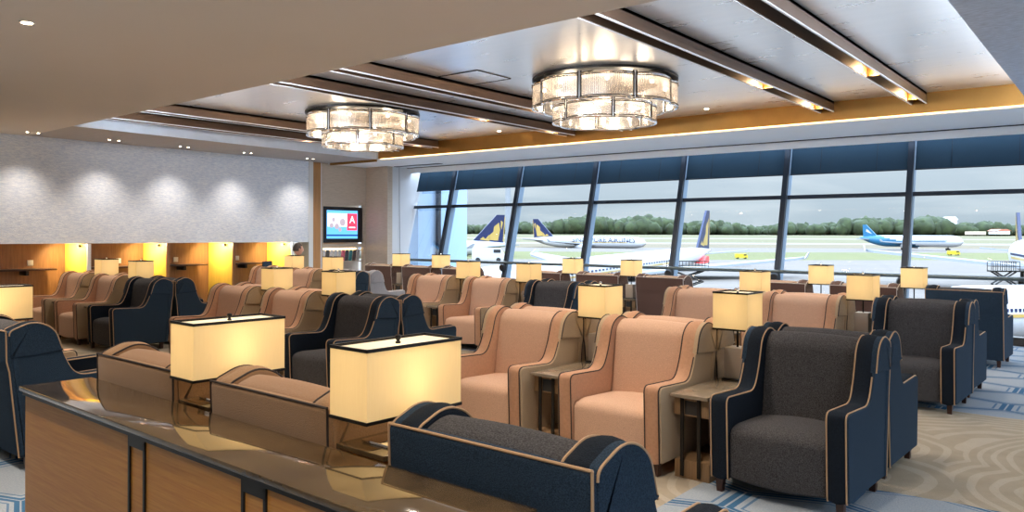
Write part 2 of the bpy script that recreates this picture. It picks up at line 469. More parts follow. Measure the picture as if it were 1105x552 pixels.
# ------------------------------------------------------------------ room shell
TRZ = 2.29
SOF = 3.30; CEIL = 3.59; WINZ = 3.16
def front_edge(x): return 5.15 + .033 * (-3.45 - x)
XL = -15.2; XR = 4.2; YB = -3.2; YE = 12.15

struct('floor', box(-16.4, XR, YB, 14.15, -.25, 0), M['carpet'])
# flat front ceiling (lower)
bm = bmesh.new()
add_prism(bm, [(-16.0, YB), (XR, YB), (XR, front_edge(XR)), (-16.0, front_edge(-16.0))], lambda a, c: (a, c, SOF), lambda a, c: (a, c, SOF + .45))
struct('ceiling', bm, M['ceil_beige'])
bm = box(-1.07, XR, front_edge(0) - .05, YE + .1, SOF, SOF + .45)
struct('ceiling_right', bm, M['grey_weave'])
bm = box(-16.0, XR, YE, 14.12, SOF - .02, SOF + .45)
struct('ceiling_window', bm, M['ceil_white'])
struct('trim_1', box(-15.2, XR, 14.0, 14.03, SOF - .035, SOF - .02), M['metal_black'])
bm = bmesh.new()
add_prism(bm, [(-16.0, 5.3), (-13.25, 5.3), (-13.55, YE + .02), (-16.0, YE + .02)], lambda a, c: (a, c, SOF + .002), lambda a, c: (a, c, SOF + .44))
struct('ceiling_left', bm, M['ceil_taupe'])
# recessed ceiling, silver leaf
struct('ceiling_recess', box(-14.2, -.9, 4.9, YE + .1, CEIL, CEIL + .2), M['silver'])
# fascias
struct('trim_2', box(-13.5, -1.07, YE - .02, YE, SOF + .01, CEIL), M['gold'])
bm = bmesh.new(); add_prism(bm, [(-13.25, 5.3), (-13.24, 5.3), (-13.54, YE - .02), (-13.55, YE - .02)], lambda a, c: (a, c, SOF), lambda a, c: (a, c, CEIL))
struct('trim_3', bm, M['fascia_pale'])
struct('trim_4', box(-15.2, -13.56, YE - .03, YE, SOF - .05, SOF + .01), M['gold'])
# warm strip of light on the ledge under the gold fascia
o = obj('cove_and_fill_strip', box(-13.4, -1.1, YE - .04, YE - .022, SOF - .004, SOF + .004), M['led'])
tag(o, 'long warm strip of light along the foot of the gold ceiling fascia above the windows', 'light')
bm = bmesh.new()
for (a, bq) in (((-4.9, 8.2), (-4.3, 8.3)),):
    pass
# added cool fill lights, unseen behind the ceiling edges, washing the silver recess
for nm, lab, bx, loc, rot, ln, en in (
        ('right', 'added cool fill light strip inside the right edge of the silver ceiling recess', (-1.085, -1.07, 5.4, 12.0, SOF + .03, SOF + .06), (-1.10, 8.7, SOF + .06), (0, radians(112), 0), 6.4, 28),
        ('front', 'added cool fill light strip inside the near edge of the silver ceiling recess', (-5.8, 5.8, -.012, .003, SOF + .04, SOF + .07), (0, .03, SOF + .07), (radians(112), 0, 0), 11.4, 105)):
    o = obj('cove_and_fill_strip', box(*bx), M['white_edge']); tag(o, lab, 'light')
    if nm == 'front': o.location = (-7.0, front_edge(-7.0) + .01, 0); o.rotation_euler = (0, 0, -.033)
    l = bpy.data.lights.new('fill light', 'AREA'); l.shape = 'RECTANGLE'
    l.size, l.size_y = (.03, ln) if nm == 'right' else (ln, .03)
    l.energy = en; l.color = (.78, .88, 1)
    lo = link(bpy.data.objects.new('fill_light', l), o); lo.location = loc; lo.rotation_euler = rot
# access hatch hairlines
hatch = obj('access_hatch', box(-6.9, -6.25, 7.2, 7.85, CEIL - .004, CEIL - .001), M['silver'])
bm = bmesh.new()
add_tube(bm, [(-6.9, 7.2, CEIL - .005), (-6.25, 7.2, CEIL - .005), (-6.25, 7.85, CEIL - .005), (-6.9, 7.85, CEIL - .005)], .006, 4, True)
obj('hatch_seam', bm, M['metal_black'], hatch)
tag(hatch, 'square access hatch seam in the silver ceiling left of the larger chandelier', 'hatch')

# beams in three pairs, each with a lit slot
def beam(n, xl, w=.20):
    y0, y1 = front_edge(xl) + .02, YE - .03; z0, z1 = 3.44, CEIL
    bm = bmesh.new()
    for x in (xl, xl + w - .025):
        add_box(bm, x, x + .025, y0, y1, z0, z1)
    add_box(bm, xl, xl + w, y0, y1, z1 - .03, z1)
    b0 = struct('trim_%d' % n, bm, M['beam_side'])
    bm = bmesh.new(); add_box(bm, xl + .025, xl + w - .025, y0, y1, z1 - .035, z1 - .03)
    obj('slot_lining', bm, M['slot_dark'], b0)
    for x in (xl - .002, xl + w - .014):
        obj('edge_trim', box(x, x + .016, y0, y1, z0 - .008, z0 + .006), M['trim_white'], b0)
    for yy in (y0 + .28, (y0 + y1) / 2 + 1.0, y1 - .45):
        bm = bmesh.new()
        add_box(bm, xl + .03, xl + w - .03, yy + .10, yy + .115, z0 + .01, z1 - .035)
        obj('slot_divider', bm, M['gold'], b0)
        for k in (0,):
            bm = bmesh.new(); add_lathe(bm, [(.034, 0), (.034, -.012)], 12, (xl + w / 2, yy, z1 - .036))
            obj('spot_lens', bm, M['spot_glow'], b0)
        l = bpy.data.lights.new('slot spot', 'SPOT'); l.energy = 62; l.color = (1, .88, .72); l.spot_size = 2.3; l.spot_blend = .6; l.shadow_soft_size = .04
        lo = link(bpy.data.objects.new('slot_spot', l), b0); lo.location = (xl + w / 2, yy, z1 - .06)
        l = bpy.data.lights.new('slot lamp', 'POINT'); l.energy = 2.2; l.color = (1, .68, .34); l.shadow_soft_size = .03
        lo = link(bpy.data.objects.new('slot_lamp', l), b0); lo.location = (xl + w / 2, yy, z1 - .08)
    return b0
for i, x in enumerate((-2.48, -3.72, -7.13, -8.33, -11.8, -13.0)):
    beam(5 + i, x)

# walls
bm = bmesh.new()
add_box(bm, XL - .12, XL, YB, 11.5, 1.41, SOF + .1)
struct('wall_left', bm, M['wallcover'])
struct('wall_booth', box(-16.05, -15.95, YB, 11.6, 0, 1.6), M['booth_wood'])
struct('trim_20', box(-15.95, XL - .12, YB, 11.5, 1.41, 1.46), M['white_wall'])
struct('wall_back', box(-16.2, XR, YB - .12, YB, 0, SOF), M['ceil_beige'])
bm = bmesh.new(); add_box(bm, XR, XR + .12, YB, 14.2, 0, .12); add_box(bm, XR, XR + .12, YB, 14.2, 3.1, SOF + .3)
struct('wall_right', bm, M['ceil_white'])
for i in range(8):  # panes added on the unseen right side to let blue daylight in
    ya, yb = YB + i * 2.15, YB + (i + 1) * 2.15
    bm = bmesh.new(); add_quad(bm, (XR + .05, ya, .12), (XR + .05, yb, .12), (XR + .05, yb, 3.1), (XR + .05, ya, 3.1))
    w = struct('window_%d' % (i + 21), bm, M['glass'])
    obj('mullion', box(XR, XR + .12, ya - .04, ya + .04, .12, 3.1), M['mullion'], w)
    obj('transom', box(XR, XR + .10, ya + .04, yb - .04, TRZ - .03, TRZ + .03), M['mullion'], w)
# pillar, TV wall, panel, white end wall
struct('trim_21', box(XL - .4, XL + .02, 11.5, 11.62, 0, SOF), M['white_edge'])
struct('wall_pillar', box(XL - .5, XL - .06, 11.62, 11.9, 0, SOF), M['pillar_wood'])
bm = bmesh.new()
TVX = -15.3
add_box(bm, TVX - .1, TVX, 11.9, 13.36, 2.32, SOF)
add_box(bm, TVX - .1, TVX, 11.9, 13.36, 0, .66)
add_box(bm, TVX - .1, TVX, 11.9, 12.0, .66, 2.32)
add_box(bm, TVX - .1, TVX, 13.27, 13.36, .66, 2.32)
add_box(bm, TVX - .1, TVX, 12.0, 13.27, 1.27, 1.36)
add_box(bm, TVX - .35, TVX - .3, 11.9, 13.36, .5, 2.5)
struct('wall_niche', bm, M['panel_wood'])
struct('trim_22', box(TVX - .02, TVX + .03, 11.88, 11.93, 0, SOF), M['white_edge'])
struct('wall_end_panel', box(-15.3, -14.5, 13.34, 13.5, 0, SOF), M['panel_wood'])
bm = bmesh.new()
add_prism(bm, [(13.5, 0), (13.75, 0), (14.62, SOF), (13.5, SOF)], lambda a, c: (-14.5, a, c), lambda a, c: (-14.9, a, c))
struct('wall_end', bm, M['white_wall'])
struct('trim_23', tube([(-14.49, 13.9, .3), (-14.49, 13.75, 1.2), (-14.49, 13.72, SOF)], .006, 4), M['plane_grey'])
struct('trim_24', box(-14.45, -12.9, 13.5, 13.62, SOF - .03, SOF - .018), M['metal_black'])

# TV
t = thing('wall_television', 'flat television showing a bright advertisement in the wood panelled niche', 'television', (TVX, 12.64, 1.83))
obj('casing', box(-.14, -.04, -.62, .62, -.44, .44, .01), M['black_plastic'], t)
def screen_mat(n, c, s=1.0): return emis(n, c, s)
S1 = screen_mat('screen blue', (.12, .42, .85), 1.1); S2 = screen_mat('screen white', (.75, .85, .95), 1.1)
S3 = screen_mat('screen red', (.85, .06, .12), 1.0); S4 = screen_mat('screen navy', (.02, .08, .35), .8); S5 = screen_mat('screen mauve', (.5, .42, .5), .8)
sc = obj('screen', box(-.04, -.035, -.50, .46, -.34, .35), S1, t)
def scr(nm, mat, y0, y1, z0, z1, dx=0): return obj(nm, box(-.035, -.031 + dx, y0, y1, z0, z1), mat, sc)
scr('screen_cloud', S2, -.48, .44, -.05, .28); scr('screen_band', S4, -.50, .46, -.28, -.24)
scr('screen_panel', S3, .12, .44, -.14, .28, .002)
bm = bmesh.new()
for (yy, zz, r) in ((-.36, -.02, .06), (-.2, -.04, .07), (-.02, .06, .09), (-.1, -.12, .05), (-.3, .12, .05)):
    add_lathe(bm, [(r, 0), (r, .003)], 14)
    vs = bm.verts[-28:]
    for v in vs: v.co = Vector((-.031 + v.co.z, yy + v.co.x, zz + v.co.y))
obj('screen_figures', bm, S5, sc)
def text_mesh(name, body, size, mat, parent, mw, ext=.001):
    cu = bpy.data.curves.new(name, 'FONT'); cu.body = body; cu.size = size; cu.extrude = ext; cu.align_x = 'CENTER'; cu.align_y = 'CENTER'
    tmp = bpy.data.objects.new(name + '_tmp', cu); COL.objects.link(tmp)
    dg = bpy.context.evaluated_depsgraph_get(); dg.update()
    me = bpy.data.meshes.new_from_object(tmp.evaluated_get(dg))
    COL.objects.unlink(tmp); bpy.data.objects.remove(tmp)
    me.materials.clear(); me.materials.append(mat); me.name = name
    o = link(bpy.data.objects.new(name, me), parent)
    o.matrix_local = mw
    return o
R_X = Matrix(((0, 0, 1, 0), (1, 0, 0, 0), (0, 1, 0, 0), (0, 0, 0, 1)))     # text facing +X, reading along +Y
text_mesh('screen_letter', 'A', .26, S2, sc, Matrix.Translation((-.027, .28, .12)) @ R_X)
scr('screen_lettering', S2, .18, .38, -.08, -.05, .004)

# magazine shelf
t = thing('magazine_shelf', 'lit shelf niche holding magazines below the television', 'shelf', (TVX, 12.64, .66))
obj('shelf_board', box(-.28, -.005, -.62, .62, .25, .275), M['panel_wood'], t)
obj('light_strip', box(-.29, -.28, -.62, .62, .52, .59), M['led'], t)
mcol = [(.75, .75, .75), (.1, .1, .1), (.7, .7, .72), (.6, .65, .7), (.75, .74, .7), (.7, .15, .25), (.08, .09, .12), (.05, .25, .3), (.08, .07, .08), (.35, .35, .38)]
names = ['white', 'black', 'pale grey', 'pale blue', 'cream', 'crimson', 'charcoal', 'teal', 'dark brown', 'mid grey']
for k in range(10):
    bm = box(-.01, .008, -.05, .05, 0, .28, .002)
    mm = pbr('magazine ' + names[k], mcol[k], .3, noise_scale=30, noise_amt=.5)
    o = obj('magazine', bm, mm); o.location = (TVX - .13, 12.10 + k * .12, .936); o.rotation_euler = (0, .15, 0)
    tag(o, names[k] + ' covered magazine standing on the lit shelf below the television', 'magazine', 'magazines on the lit shelf')

# booths under the textured wall
plabels = ['nearest the camera at the left picture edge', 'second from the left', 'behind the two left lamps', 'behind the middle chairs', 'beside the seated man']
for k, yy in enumerate((4.95, 6.45, 7.95, 9.40, 10.88)):
    t = thing('booth_partition', 'yellow lit booth partition under the textured wall, ' + plabels[k], 'partition', (XL, yy, 0), 0, 'booth partitions')
    obj('panel', box(-.74, .19, 0, .05, 0, 1.405), M['booth_yellow'], t)
    obj('front_edge', box(.19, .22, -.005, .06, 0, 1.405), M['white_edge'] if k in (1, 4) else M['booth_wood'], t)
    l = bpy.data.lights.new('booth lamp', 'AREA'); l.shape = 'RECTANGLE'; l.size = .5; l.size_y = .06; l.energy = 14; l.color = (1, .8, .45)
    obj('lamp_housing', box(-.12, -.04, -.05, -.005, 1.34, 1.385), M['black_plastic'], t)
    lo = link(bpy.data.objects.new('booth_lamp', l), t); lo.location = (-.25, -.30, 1.38); lo.rotation_euler = (radians(40), 0, 0)
    if k < 4:
        d = thing('booth_desk', 'slim dark desk shelf fixed inside the booth ' + ['at the far left edge of the photo', 'left of the two back-to-back navy chairs', 'behind the navy chairs of the left group', 'with the blue chair'][k], 'desk', (XL - .75, yy + .75, .95), 0, 'booth desks')
        obj('desk_top', box(0, .42, -.55, .45, -.03, 0, .004), M['leg'], d)
        obj('bracket', box(0, .3, -.03, .03, -.12, -.03, .01), M['metal_black'], d)
        s = obj('power_socket', box(0, .02, -.05, .05, -.05, .05, .004), M['plastic_white'])
        s.location = (-15.95, [5.85, 7.45, 8.65, 10.1][k], 1.05)
        tag(s, 'white power socket plate on the brown wall of the booth ' + ['at the left picture edge', 'second from the left', 'third from the left', 'with the blue chair'][k], 'socket', 'booth sockets')
# blue task chair in last booth
t = thing('desk_chair', 'blue backed desk chair standing in the booth near the seated man', 'chair', (-14.6, 9.75, 0), radians(-60))
obj('seat', box(-.22, .22, -.22, .22, .44, .50, .02), M['navy_out'], t)
obj('backrest', box(-.21, .21, .19, .225, .62, 1.02, .012), M['navy_out'], t)
obj('stem', box(-.02, .02, .2, .22, .47, .66), M['metal_black'], t)
obj('column', tube([(0, 0, .06), (0, 0, .45)], .025, 10), M['metal_black'], t)
for k in range(5):
    a = 2 * pi * k / 5; obj('foot', tube([(0, 0, .07), (.26 * cos(a), .26 * sin(a), .03)], .018, 6), M['metal_black'], t)

# ------------------------------------------------------------------ window wall
GY0, GZ0, GY1, GZ1 = 13.72, 0.0, 14.55, 3.30
def gy(z): return GY0 + (GY1 - GY0) * (z - GZ0) / (GZ1 - GZ0)
mxs = [-14.5] + [-13.2 + 2.055 * i for i in range(9)]
TRZ = 2.29
def slat(bm, x0, x1, z0, z1, d0, d1):
    """bar in the sloping window plane: x range, z range, depth range"""
    pts = [(x0, z0), (x1, z0), (x1, z1), (x0, z1)]
    add_prism(bm, pts, lambda a, c: (a, gy(c) + d0, c), lambda a, c: (a, gy(c) + d1, c))
for i in range(len(mxs) - 1):
    x0, x1 = mxs[i], mxs[i + 1]
    bm = bmesh.new()
    add_quad(bm, (x0, gy(.1) + .02, .1), (x1, gy(.1) + .02, .1), (x1, gy(3.2) + .02, 3.2), (x0, gy(3.2) + .02, 3.2))
    w = struct('window_%d' % (i + 1), bm, M['glass'])
    bm = bmesh.new(); slat(bm, x0 + .05, x1 - .04, TRZ - .035, TRZ + .035, -.10, .03)
    obj('transom', bm, M['mullion'], w)
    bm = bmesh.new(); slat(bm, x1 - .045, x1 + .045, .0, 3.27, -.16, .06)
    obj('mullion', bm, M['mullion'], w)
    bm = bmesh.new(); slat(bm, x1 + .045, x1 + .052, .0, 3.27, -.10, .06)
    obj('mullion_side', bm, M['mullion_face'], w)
    bm = bmesh.new(); add_lathe(bm, [(.0, -.03), (.07, -.03), (.10, 0), (.07, .06), (0, .06)], 14)
    k = obj('mullion_bracket', bm, M['black_plastic'], w); k.location = (x1, gy(.86) - .2, .86); k.rotation_euler = (radians(90), 0, 0)
    bm = bmesh.new(); slat(bm, x0 + .05, x1 - .04, .0, .12, -.12, .06)
    obj('sill', bm, M['metal_black'], w)
    # roller blind, half lowered
    nm = ['beside the white end wall', 'second bay from the left', 'third bay from the left', 'fourth bay from the left', 'fifth bay from the left', 'sixth bay from the left', 'last bay on the right', 'beyond the right picture edge', 'at the far right corner'][i]
    t = thing('roller_blind', 'dark blue roller blind drawn partly down over the window, ' + nm, 'blind', ((x0 + x1) / 2, 0, 0), 0, 'roller blinds')
    hw = (x1 - x0) / 2 - (.05 if i else .02); zb = 2.70
    bm = bmesh.new()
    add_prism(bm, [(-hw + .01, zb), (hw - .01, zb), (hw - .01, 3.2), (-hw + .01, 3.2)], lambda a, c: (a, gy(c) - .08, c), lambda a, c: (a, gy(c) - .077, c))
    obj('fabric', bm, M['blind'], t)
    bm = bmesh.new(); add_tube(bm, [(-hw + .01, gy(zb) - .08, zb), (hw - .01, gy(zb) - .08, zb)], .011, 8)
    obj('bottom_bar', bm, M['mullion'], t)
    for xx in (-hw * .45, hw * .5):
        bm = bmesh.new(); slat(bm, xx - .004, xx + .004, zb, 3.2, -.086, -.082); obj('seam', bm, M['mullion'], t)
# pelmet
struct('trim_25', box(-14.5, XR, 14.12, 14.16, WINZ - .01, SOF + .1), M['ceil_white'])
# rail
bm = bmesh.new()
add_tube(bm, [(-14.5, gy(.97) - .2, .97), (XR, gy(.97) - .2, .97)], .032, 8)
hr = obj('hand_rail', bm, M['rail']); tag(hr, 'long grey metal hand rail running along the inside of the windows', 'rail')
# outside return seen through the first pane
struct('wall_outside', box(-15.1, -14.6, 14.5, 16.4, -6, 3.6), pbr('pale blue cladding', (.32, .45, .62), .5, noise_scale=1, noise_amt=.05))
struct('trim_26', box(-14.55, -14.45, 15.1, 15.2, -6, 3.6), M['mullion'])

# ------------------------------------------------------------------ armchairs
BACKY = .80
def yz(p): return [(a - .41, b) for a, b in p]
side_pts = yz([(0.02, .09), (0.0, .60), (.42, .585), (.49, .72), (.55, .925), (.67, .985), (.805, .925), (.795, .74), (.765, .71), (.72, .09)])
side_path = fillet(side_pts, [.015, .05, .16, .08, .07, .12, .03, .02, .02, .015], 6)
top_path = [p for p in side_path]
def chair(name, label, inn, arm, outm, pipe):
    t = thing(name, label, 'armchair')
    # arms with high wings
    # upper piping path: front bottom -> arm -> wing top -> wing rear
    i_end = max(i for i, p in enumerate(side_path) if p[1] > .90)
    pp = side_path[:i_end + 1]
    pp = [p for p in pp]
    for s in (-1, 1):
        bm = bmesh.new()
        xin, xout = .295, .41
        x0, x1 = (xin, xout) if s > 0 else (-xout, -xin)
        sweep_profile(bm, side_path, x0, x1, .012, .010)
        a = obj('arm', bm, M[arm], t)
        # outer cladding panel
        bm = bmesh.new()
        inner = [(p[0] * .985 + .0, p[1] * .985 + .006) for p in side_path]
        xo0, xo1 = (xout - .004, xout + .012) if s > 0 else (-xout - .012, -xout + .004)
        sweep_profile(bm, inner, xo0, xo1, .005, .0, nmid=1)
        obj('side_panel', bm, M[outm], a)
        # wing pad on the outside
        wp = [p for p in side_path if p[1] > .745]
        bm = bmesh.new()
        xw0, xw1 = (xout - .03, xout + .026) if s > 0 else (-xout - .026, -xout + .03)
        sweep_profile(bm, [(a, c + .0015) for a, c in wp], xw0, xw1, .010, .0, nmid=1)
        obj('wing_pad', bm, M[outm], a)
        for xx, off in ((xin + .006, 1), (xout - .002, 0)):
            bm = bmesh.new(); add_tube(bm, [(s * xx, p[0], p[1]) for p in pp if off or p[1] < .76], .0048, 6)
            obj('piping', bm, M[pipe], a)
        bm = bmesh.new(); add_tube(bm, [(s * (xout + .021), p[0], p[1] + .001) for p in wp[:-3]], .0048, 6)
        obj('wing_piping', bm, M[pipe], a)
    # inside back cushion with rolled top
    bp = fillet(yz([(.50, .30), (.585, .90), (.68, .965), (.795, .92), (.77, .70), (.71, .30)]), [.02, .08, .09, .04, .02, .02], 6)
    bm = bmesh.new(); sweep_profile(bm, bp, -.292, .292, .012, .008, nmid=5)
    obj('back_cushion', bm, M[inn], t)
    # outside back
    op = fillet(yz([(.70, .09), (.74, .70), (.78, .925), (.822, .925), (.815, .73), (.80, .66), (.745, .09)]), [.01, .02, .015, .02, .01, .01, .01], 4)
    bm = bmesh.new(); sweep_profile(bm, op, -.428, .428, .012, .004, nmid=5)
    bk = obj('back_panel', bm, M[outm], t)
    bm = bmesh.new(); add_tube(bm, [(x, .820 - .41, .928) for x in (-.426, -.2, 0, .2, .426)], .005, 6)
    obj('piping', bm, M[pipe], bk)
    for s in (-1, 1):
        bm = bmesh.new(); add_tube(bm, [(s * .425, .820 - .41, .928), (s * .425, .816 - .41, .73), (s * .425, .801 - .41, .66), (s * .425, .748 - .41, .09)], .0048, 6)
        obj('piping', bm, M[pipe], bk)
    # seat block with waterfall front
    sp_ = fillet(yz([(.03, .10), (.025, .40), (.12, .425), (.60, .41), (.60, .10)]), [.01, .05, .05, .01, .01], 6)
    bm = bmesh.new(); sweep_profile(bm, sp_, -.293, .293, .014, .022, nmid=5)
    obj('seat', bm, M[inn], t)
    for sx in (-1, 1):
        for yy in (.06, .68):
            bm = bmesh.new(); r = bmesh.ops.create_cube(bm, size=1)
            for v in r['verts']:
                k = .026 if v.co.z > 0 else .018
                v.co = Vector((sx * .365 + (1 if v.co.x > 0 else -1) * k, yy - .41 + (1 if v.co.y > 0 else -1) * k, .13 if v.co.z > 0 else 0))
            obj('leg', bm, M['leg'], t)
    return t

protos = {}
KIND = {
    'pink': ('salmon pink armchair', 'pink_in', 'pink_arm', 'pink_out', 'pipe_dark'),
    'navy': ('charcoal navy armchair', 'navy_in', 'navy_arm', 'navy_out', 'pipe_tan'),
    'brown': ('dark brown armchair', 'brown_in', 'brown_out', 'brown_out', 'pipe_white'),
    'tan': ('tan brown armchair', 'tan_in', 'tan_out', 'tan_out', 'pipe_dark'),
    'grey': ('glare-greyed navy armchair', 'glare_grey_in', 'glare_grey_out', 'glare_grey_out', 'pipe_white'),
}
W = .83; PITCH = 1.185
def place(kind, x, y, rz, where, group):
    lab = KIND[kind][0] + ', ' + where
    if kind not in protos:
        c = chair('armchair', lab, *KIND[kind][1:]); protos[kind] = c
        c.location = (x, y, 0); c.rotation_euler = (0, 0, rz); c['group'] = group
        return c
    return dup(protos[kind], (x, y, 0), rz, lab, group)

# rows: (name, centre line Y, facing, [(edge X, [kinds right to left])], description)
C1, C2, C3 = 'right-hand group', 'middle group', 'left-hand group'
R1e = (-1.25, -5.88, -10.6); R3e = (-1.25, -5.78, -10.3); R5e = (-1.25, -5.5, -9.93)
def rowY(y0, x): return y0 + TILT * (-1.3 - x)
seatn = ['right seat', 'middle seat', 'left seat']
def seat_row(y0, facing, edges, kinds, desc, group):
    for gi, (xe, ks) in enumerate(zip(edges, kinds)):
        for k, kind in enumerate(ks):
            xc = xe - W / 2 - k * PITCH
            off = -.430 if facing < 0 else .430
            y = rowY(y0, xc) + off
            rz = (0 if facing < 0 else pi) - TILT
            place(kind, xc, y, rz, '%s of the %s, %s' % (seatn[k], (C1, C2, C3)[gi], desc), group)
P = 'pink'; NV = 'navy'; B_ = 'brown'; T = 'tan'; G = 'grey'
seat_row(5.45, -1, R1e, [[NV, P, P], [NV, P, P], [NV, P, P]], 'first row facing the counter', 'armchairs in the first row')
seat_row(5.45, 1, R1e, [[NV, P, P], [NV, P, P], [NV, P, P]], 'back to back behind the first row', 'armchairs behind the first row')
seat_row(8.79, -1, R3e, [[NV, P, P], [NV, P, P], [NV, P, P]], 'second row facing the counter', 'armchairs in the second row')
seat_row(8.79, 1, R3e, [[NV, P, P], [NV, P, P], [G, P, P]], 'back to back behind the second row', 'armchairs behind the second row')
seat_row(11.07, 1, R5e, [[NV, B_, B_], [B_, B_, B_], [B_, B_, B_]], 'last row by the windows', 'armchairs in the last row by the windows')
# row standing against the counter
for gi, (xe, ks) in enumerate(((-1.17, [NV, T, T]), (-5.86, [NV, P, T]))):
    for k, kind in enumerate(ks):
        xc = xe - W / 2 - k * 1.20
        y = 1.86 + .035 * (-1.6 - xc) + .45
        where = [['backing onto the right end of the marble counter', 'against the counter between the two big lamps', 'backing onto the left part of the marble counter'],
                 ['beyond the left end of the counter at the left picture edge', 'half hidden beyond the navy chair at the left picture edge', 'outermost of the row beyond the left end of the counter']][gi][k]
        c_ = place(kind, xc, y, pi - .035, where, 'armchairs backing onto the counter')
        c_.scale = (1, 1.1, 1.02)

# ------------------------------------------------------------------ side tables and lamps
def side_table(label, loc, rz, length=1.5):
    t = thing('side_table', label, 'side table', loc, rz, 'shared side tables')
    w = .135; h = length / 2
    obj('table_top', box(-w, w, -h, h, .535, .56, .004), M['stone_table'], t)
    for s in (-1, 1):
        ap = obj('apron', box(-w + .01, w - .01, min(s * (h - .3), s * (h - .04)), max(s * (h - .3), s * (h - .04)), .415, .533, .003), M['table_wood'], t)
        yf = s * (h - .037)
        obj('socket_panel', box(-.045, .045, min(yf, yf - s * .01), max(yf, yf - s * .01), .425, .515, .002), M['black_plastic'], ap)
        for xx in (-.06, .06):
            yb = s * (h - .03)
            obj('post', box(xx - .012, xx + .012, yb - .006, yb + .006, 0.02, .53, .001), M['metal_black'], t)
        pl = obj('plinth', box(-w + .01, w - .01, min(s * (h - .3), s * (h - .05)), max(s * (h - .3), s * (h - .05)), 0, .12, .003), M['table_wood'], t)
    obj('core', box(-w + .03, w - .03, -.25, .25, .10, .533), M['table_wood'], t)
    obj('shelf', box(-w + .015, w - .015, -h + .3, h - .3, .10, .12), M['leg'], t)
    return t
def lamp(label, loc, rz, wx=.26, wy=.26, z0=.93, z1=1.19, base=.56, big=False, bulb=5.0):
    t = thing('table_lamp', label, 'table lamp', loc, rz, 'big lamps on the counter' if big else 'square shaded lamps between the chairs')
    b = -loc[2]
    def Z(z): return z + b
    pw = .075 if big else .085
    obj('base_plate', box(-pw, pw, -pw * (1.5 if big else 1), pw * (1.5 if big else 1), Z(base), Z(base + .012), .003), M['chrome'] if big else M['metal_black'], t)
    if not big:
        obj('base_block', box(-.072, .072, -.072, .072, Z(base + .014), Z(base + .235), .004), M['lampbase'], t)
        obj('pole', tube([(0, 0, Z(base + .235)), (0, 0, Z(z1 + .004))], .008, 8), M['metal_black'], t)
    else:
        obj('pole', tube([(0, 0, Z(base + .012)), (0, 0, Z(z1 + .004))], .010, 8), M['metal_black'], t)
    bm = bmesh.new(); x, y = wx / 2, wy / 2
    P4 = [(-x, -y), (x, -y), (x, y), (-x, y)]
    for i in range(4):
        a, c = P4[i], P4[(i + 1) % 4]
        add_quad(bm, (*a, Z(z0)), (*c, Z(z0)), (*c, Z(z1)), (*a, Z(z1)))
    bmesh.ops.remove_doubles(bm, verts=bm.verts[:], dist=1e-5)
    sh = obj('lamp_shade', bm, M['shade'], t)
    bm = bmesh.new(); add_quad(bm, *[(*p, Z(z1 - .004)) for p in [(a * .985, c * .985) for a, c in P4]])
    obj('diffuser', bm, M['diffuser'], sh)
    th = .0035
    for zz in (z0, z1):
        bm = bmesh.new()
        for i in range(4):
            a, c = P4[i], P4[(i + 1) % 4]
            x0, x1 = min(a[0], c[0]) - th, max(a[0], c[0]) + th; y0, y1 = min(a[1], c[1]) - th, max(a[1], c[1]) + th
            add_box(bm, x0, x1, y0, y1, Z(zz) - .006, Z(zz) + .006)
        obj('shade_trim', bm, M['metal_black'], sh)
    bm = bmesh.new(); add_lathe(bm, [(.001, 0), (.008, 0), (.006, .006), (.013, .016), (.011, .026), (.001, .03)], 12, (0, 0, Z(z1 + .001)))
    obj('finial', bm, M['chrome'] if not big else M['metal_black'], t)
    l = bpy.data.lights.new('bulb', 'POINT'); l.energy = bulb; l.color = (1, .78, .50); l.shadow_soft_size = .035
    lo = link(bpy.data.objects.new('bulb', l), t); lo.location = (0, 0, Z((z0 + z1) / 2))
    return t
M['lampbase'] = pbr('brushed taupe metal', (.42, .36, .30), .35, metal=.5)
def between(xe, k): return xe - W - (PITCH - W) / 2 - k * PITCH
rown = {5.45: ('first row', R1e), 8.79: ('second row', R3e), 11.07: ('last row by the windows', R5e)}
gapn = ['right gap', 'left gap']
for y0, (rn, ed) in rown.items():
    for gi, xe in enumerate(ed):
        for k in range(2):
            x = between(xe, k); single = y0 > 11
            y = rowY(y0, x) + (.42 if single else 0)
            wh = '%s of the %s, %s' % (gapn[k], (C1, C2, C3)[gi], rn)
            side_table('stone topped table, ' + wh, (x, y, 0), -TILT, .78 if single else 1.5)
            lamp('square cream lamp, ' + wh, (x, rowY(y0, x) + (.15 if single else .0), .56), -TILT, bulb=.42)

# ------------------------------------------------------------------ the counter
CT = .82
t = thing('reception_counter', 'long low counter with honey wood front and polished brown marble top in the foreground', 'counter', (-2.9, 1.70, 0), -.042)
x0, x1 = -1.55, 1.56
obj('body', box(x0 + .015, x1 - .015, -.155, .15, 0, CT - .045), M['counter_wood'], t)
bm = bmesh.new()
add_box(bm, x0, x1, -.18, .17, CT - .022, CT, .002)
obj('marble_top', bm, M['marble_brown'], t)
obj('shadow_gap', box(x0 + .008, x1 - .008, -.165, .155, CT - .045, CT - .022), M['metal_black'], t)
for xs in (-3.15, -2.28, -1.41):
    xx = xs + 2.9
    bm = bmesh.new()
    for q in (xx - .075, xx + .060):
        add_box(bm, q, q + .015, -.163, -.153, .0, CT - .045)
    add_box(bm, xx - .075, xx + .075, -.163, -.153, CT - .085, CT - .045)
    obj('inlay_frame', bm, M['metal_black'], t)
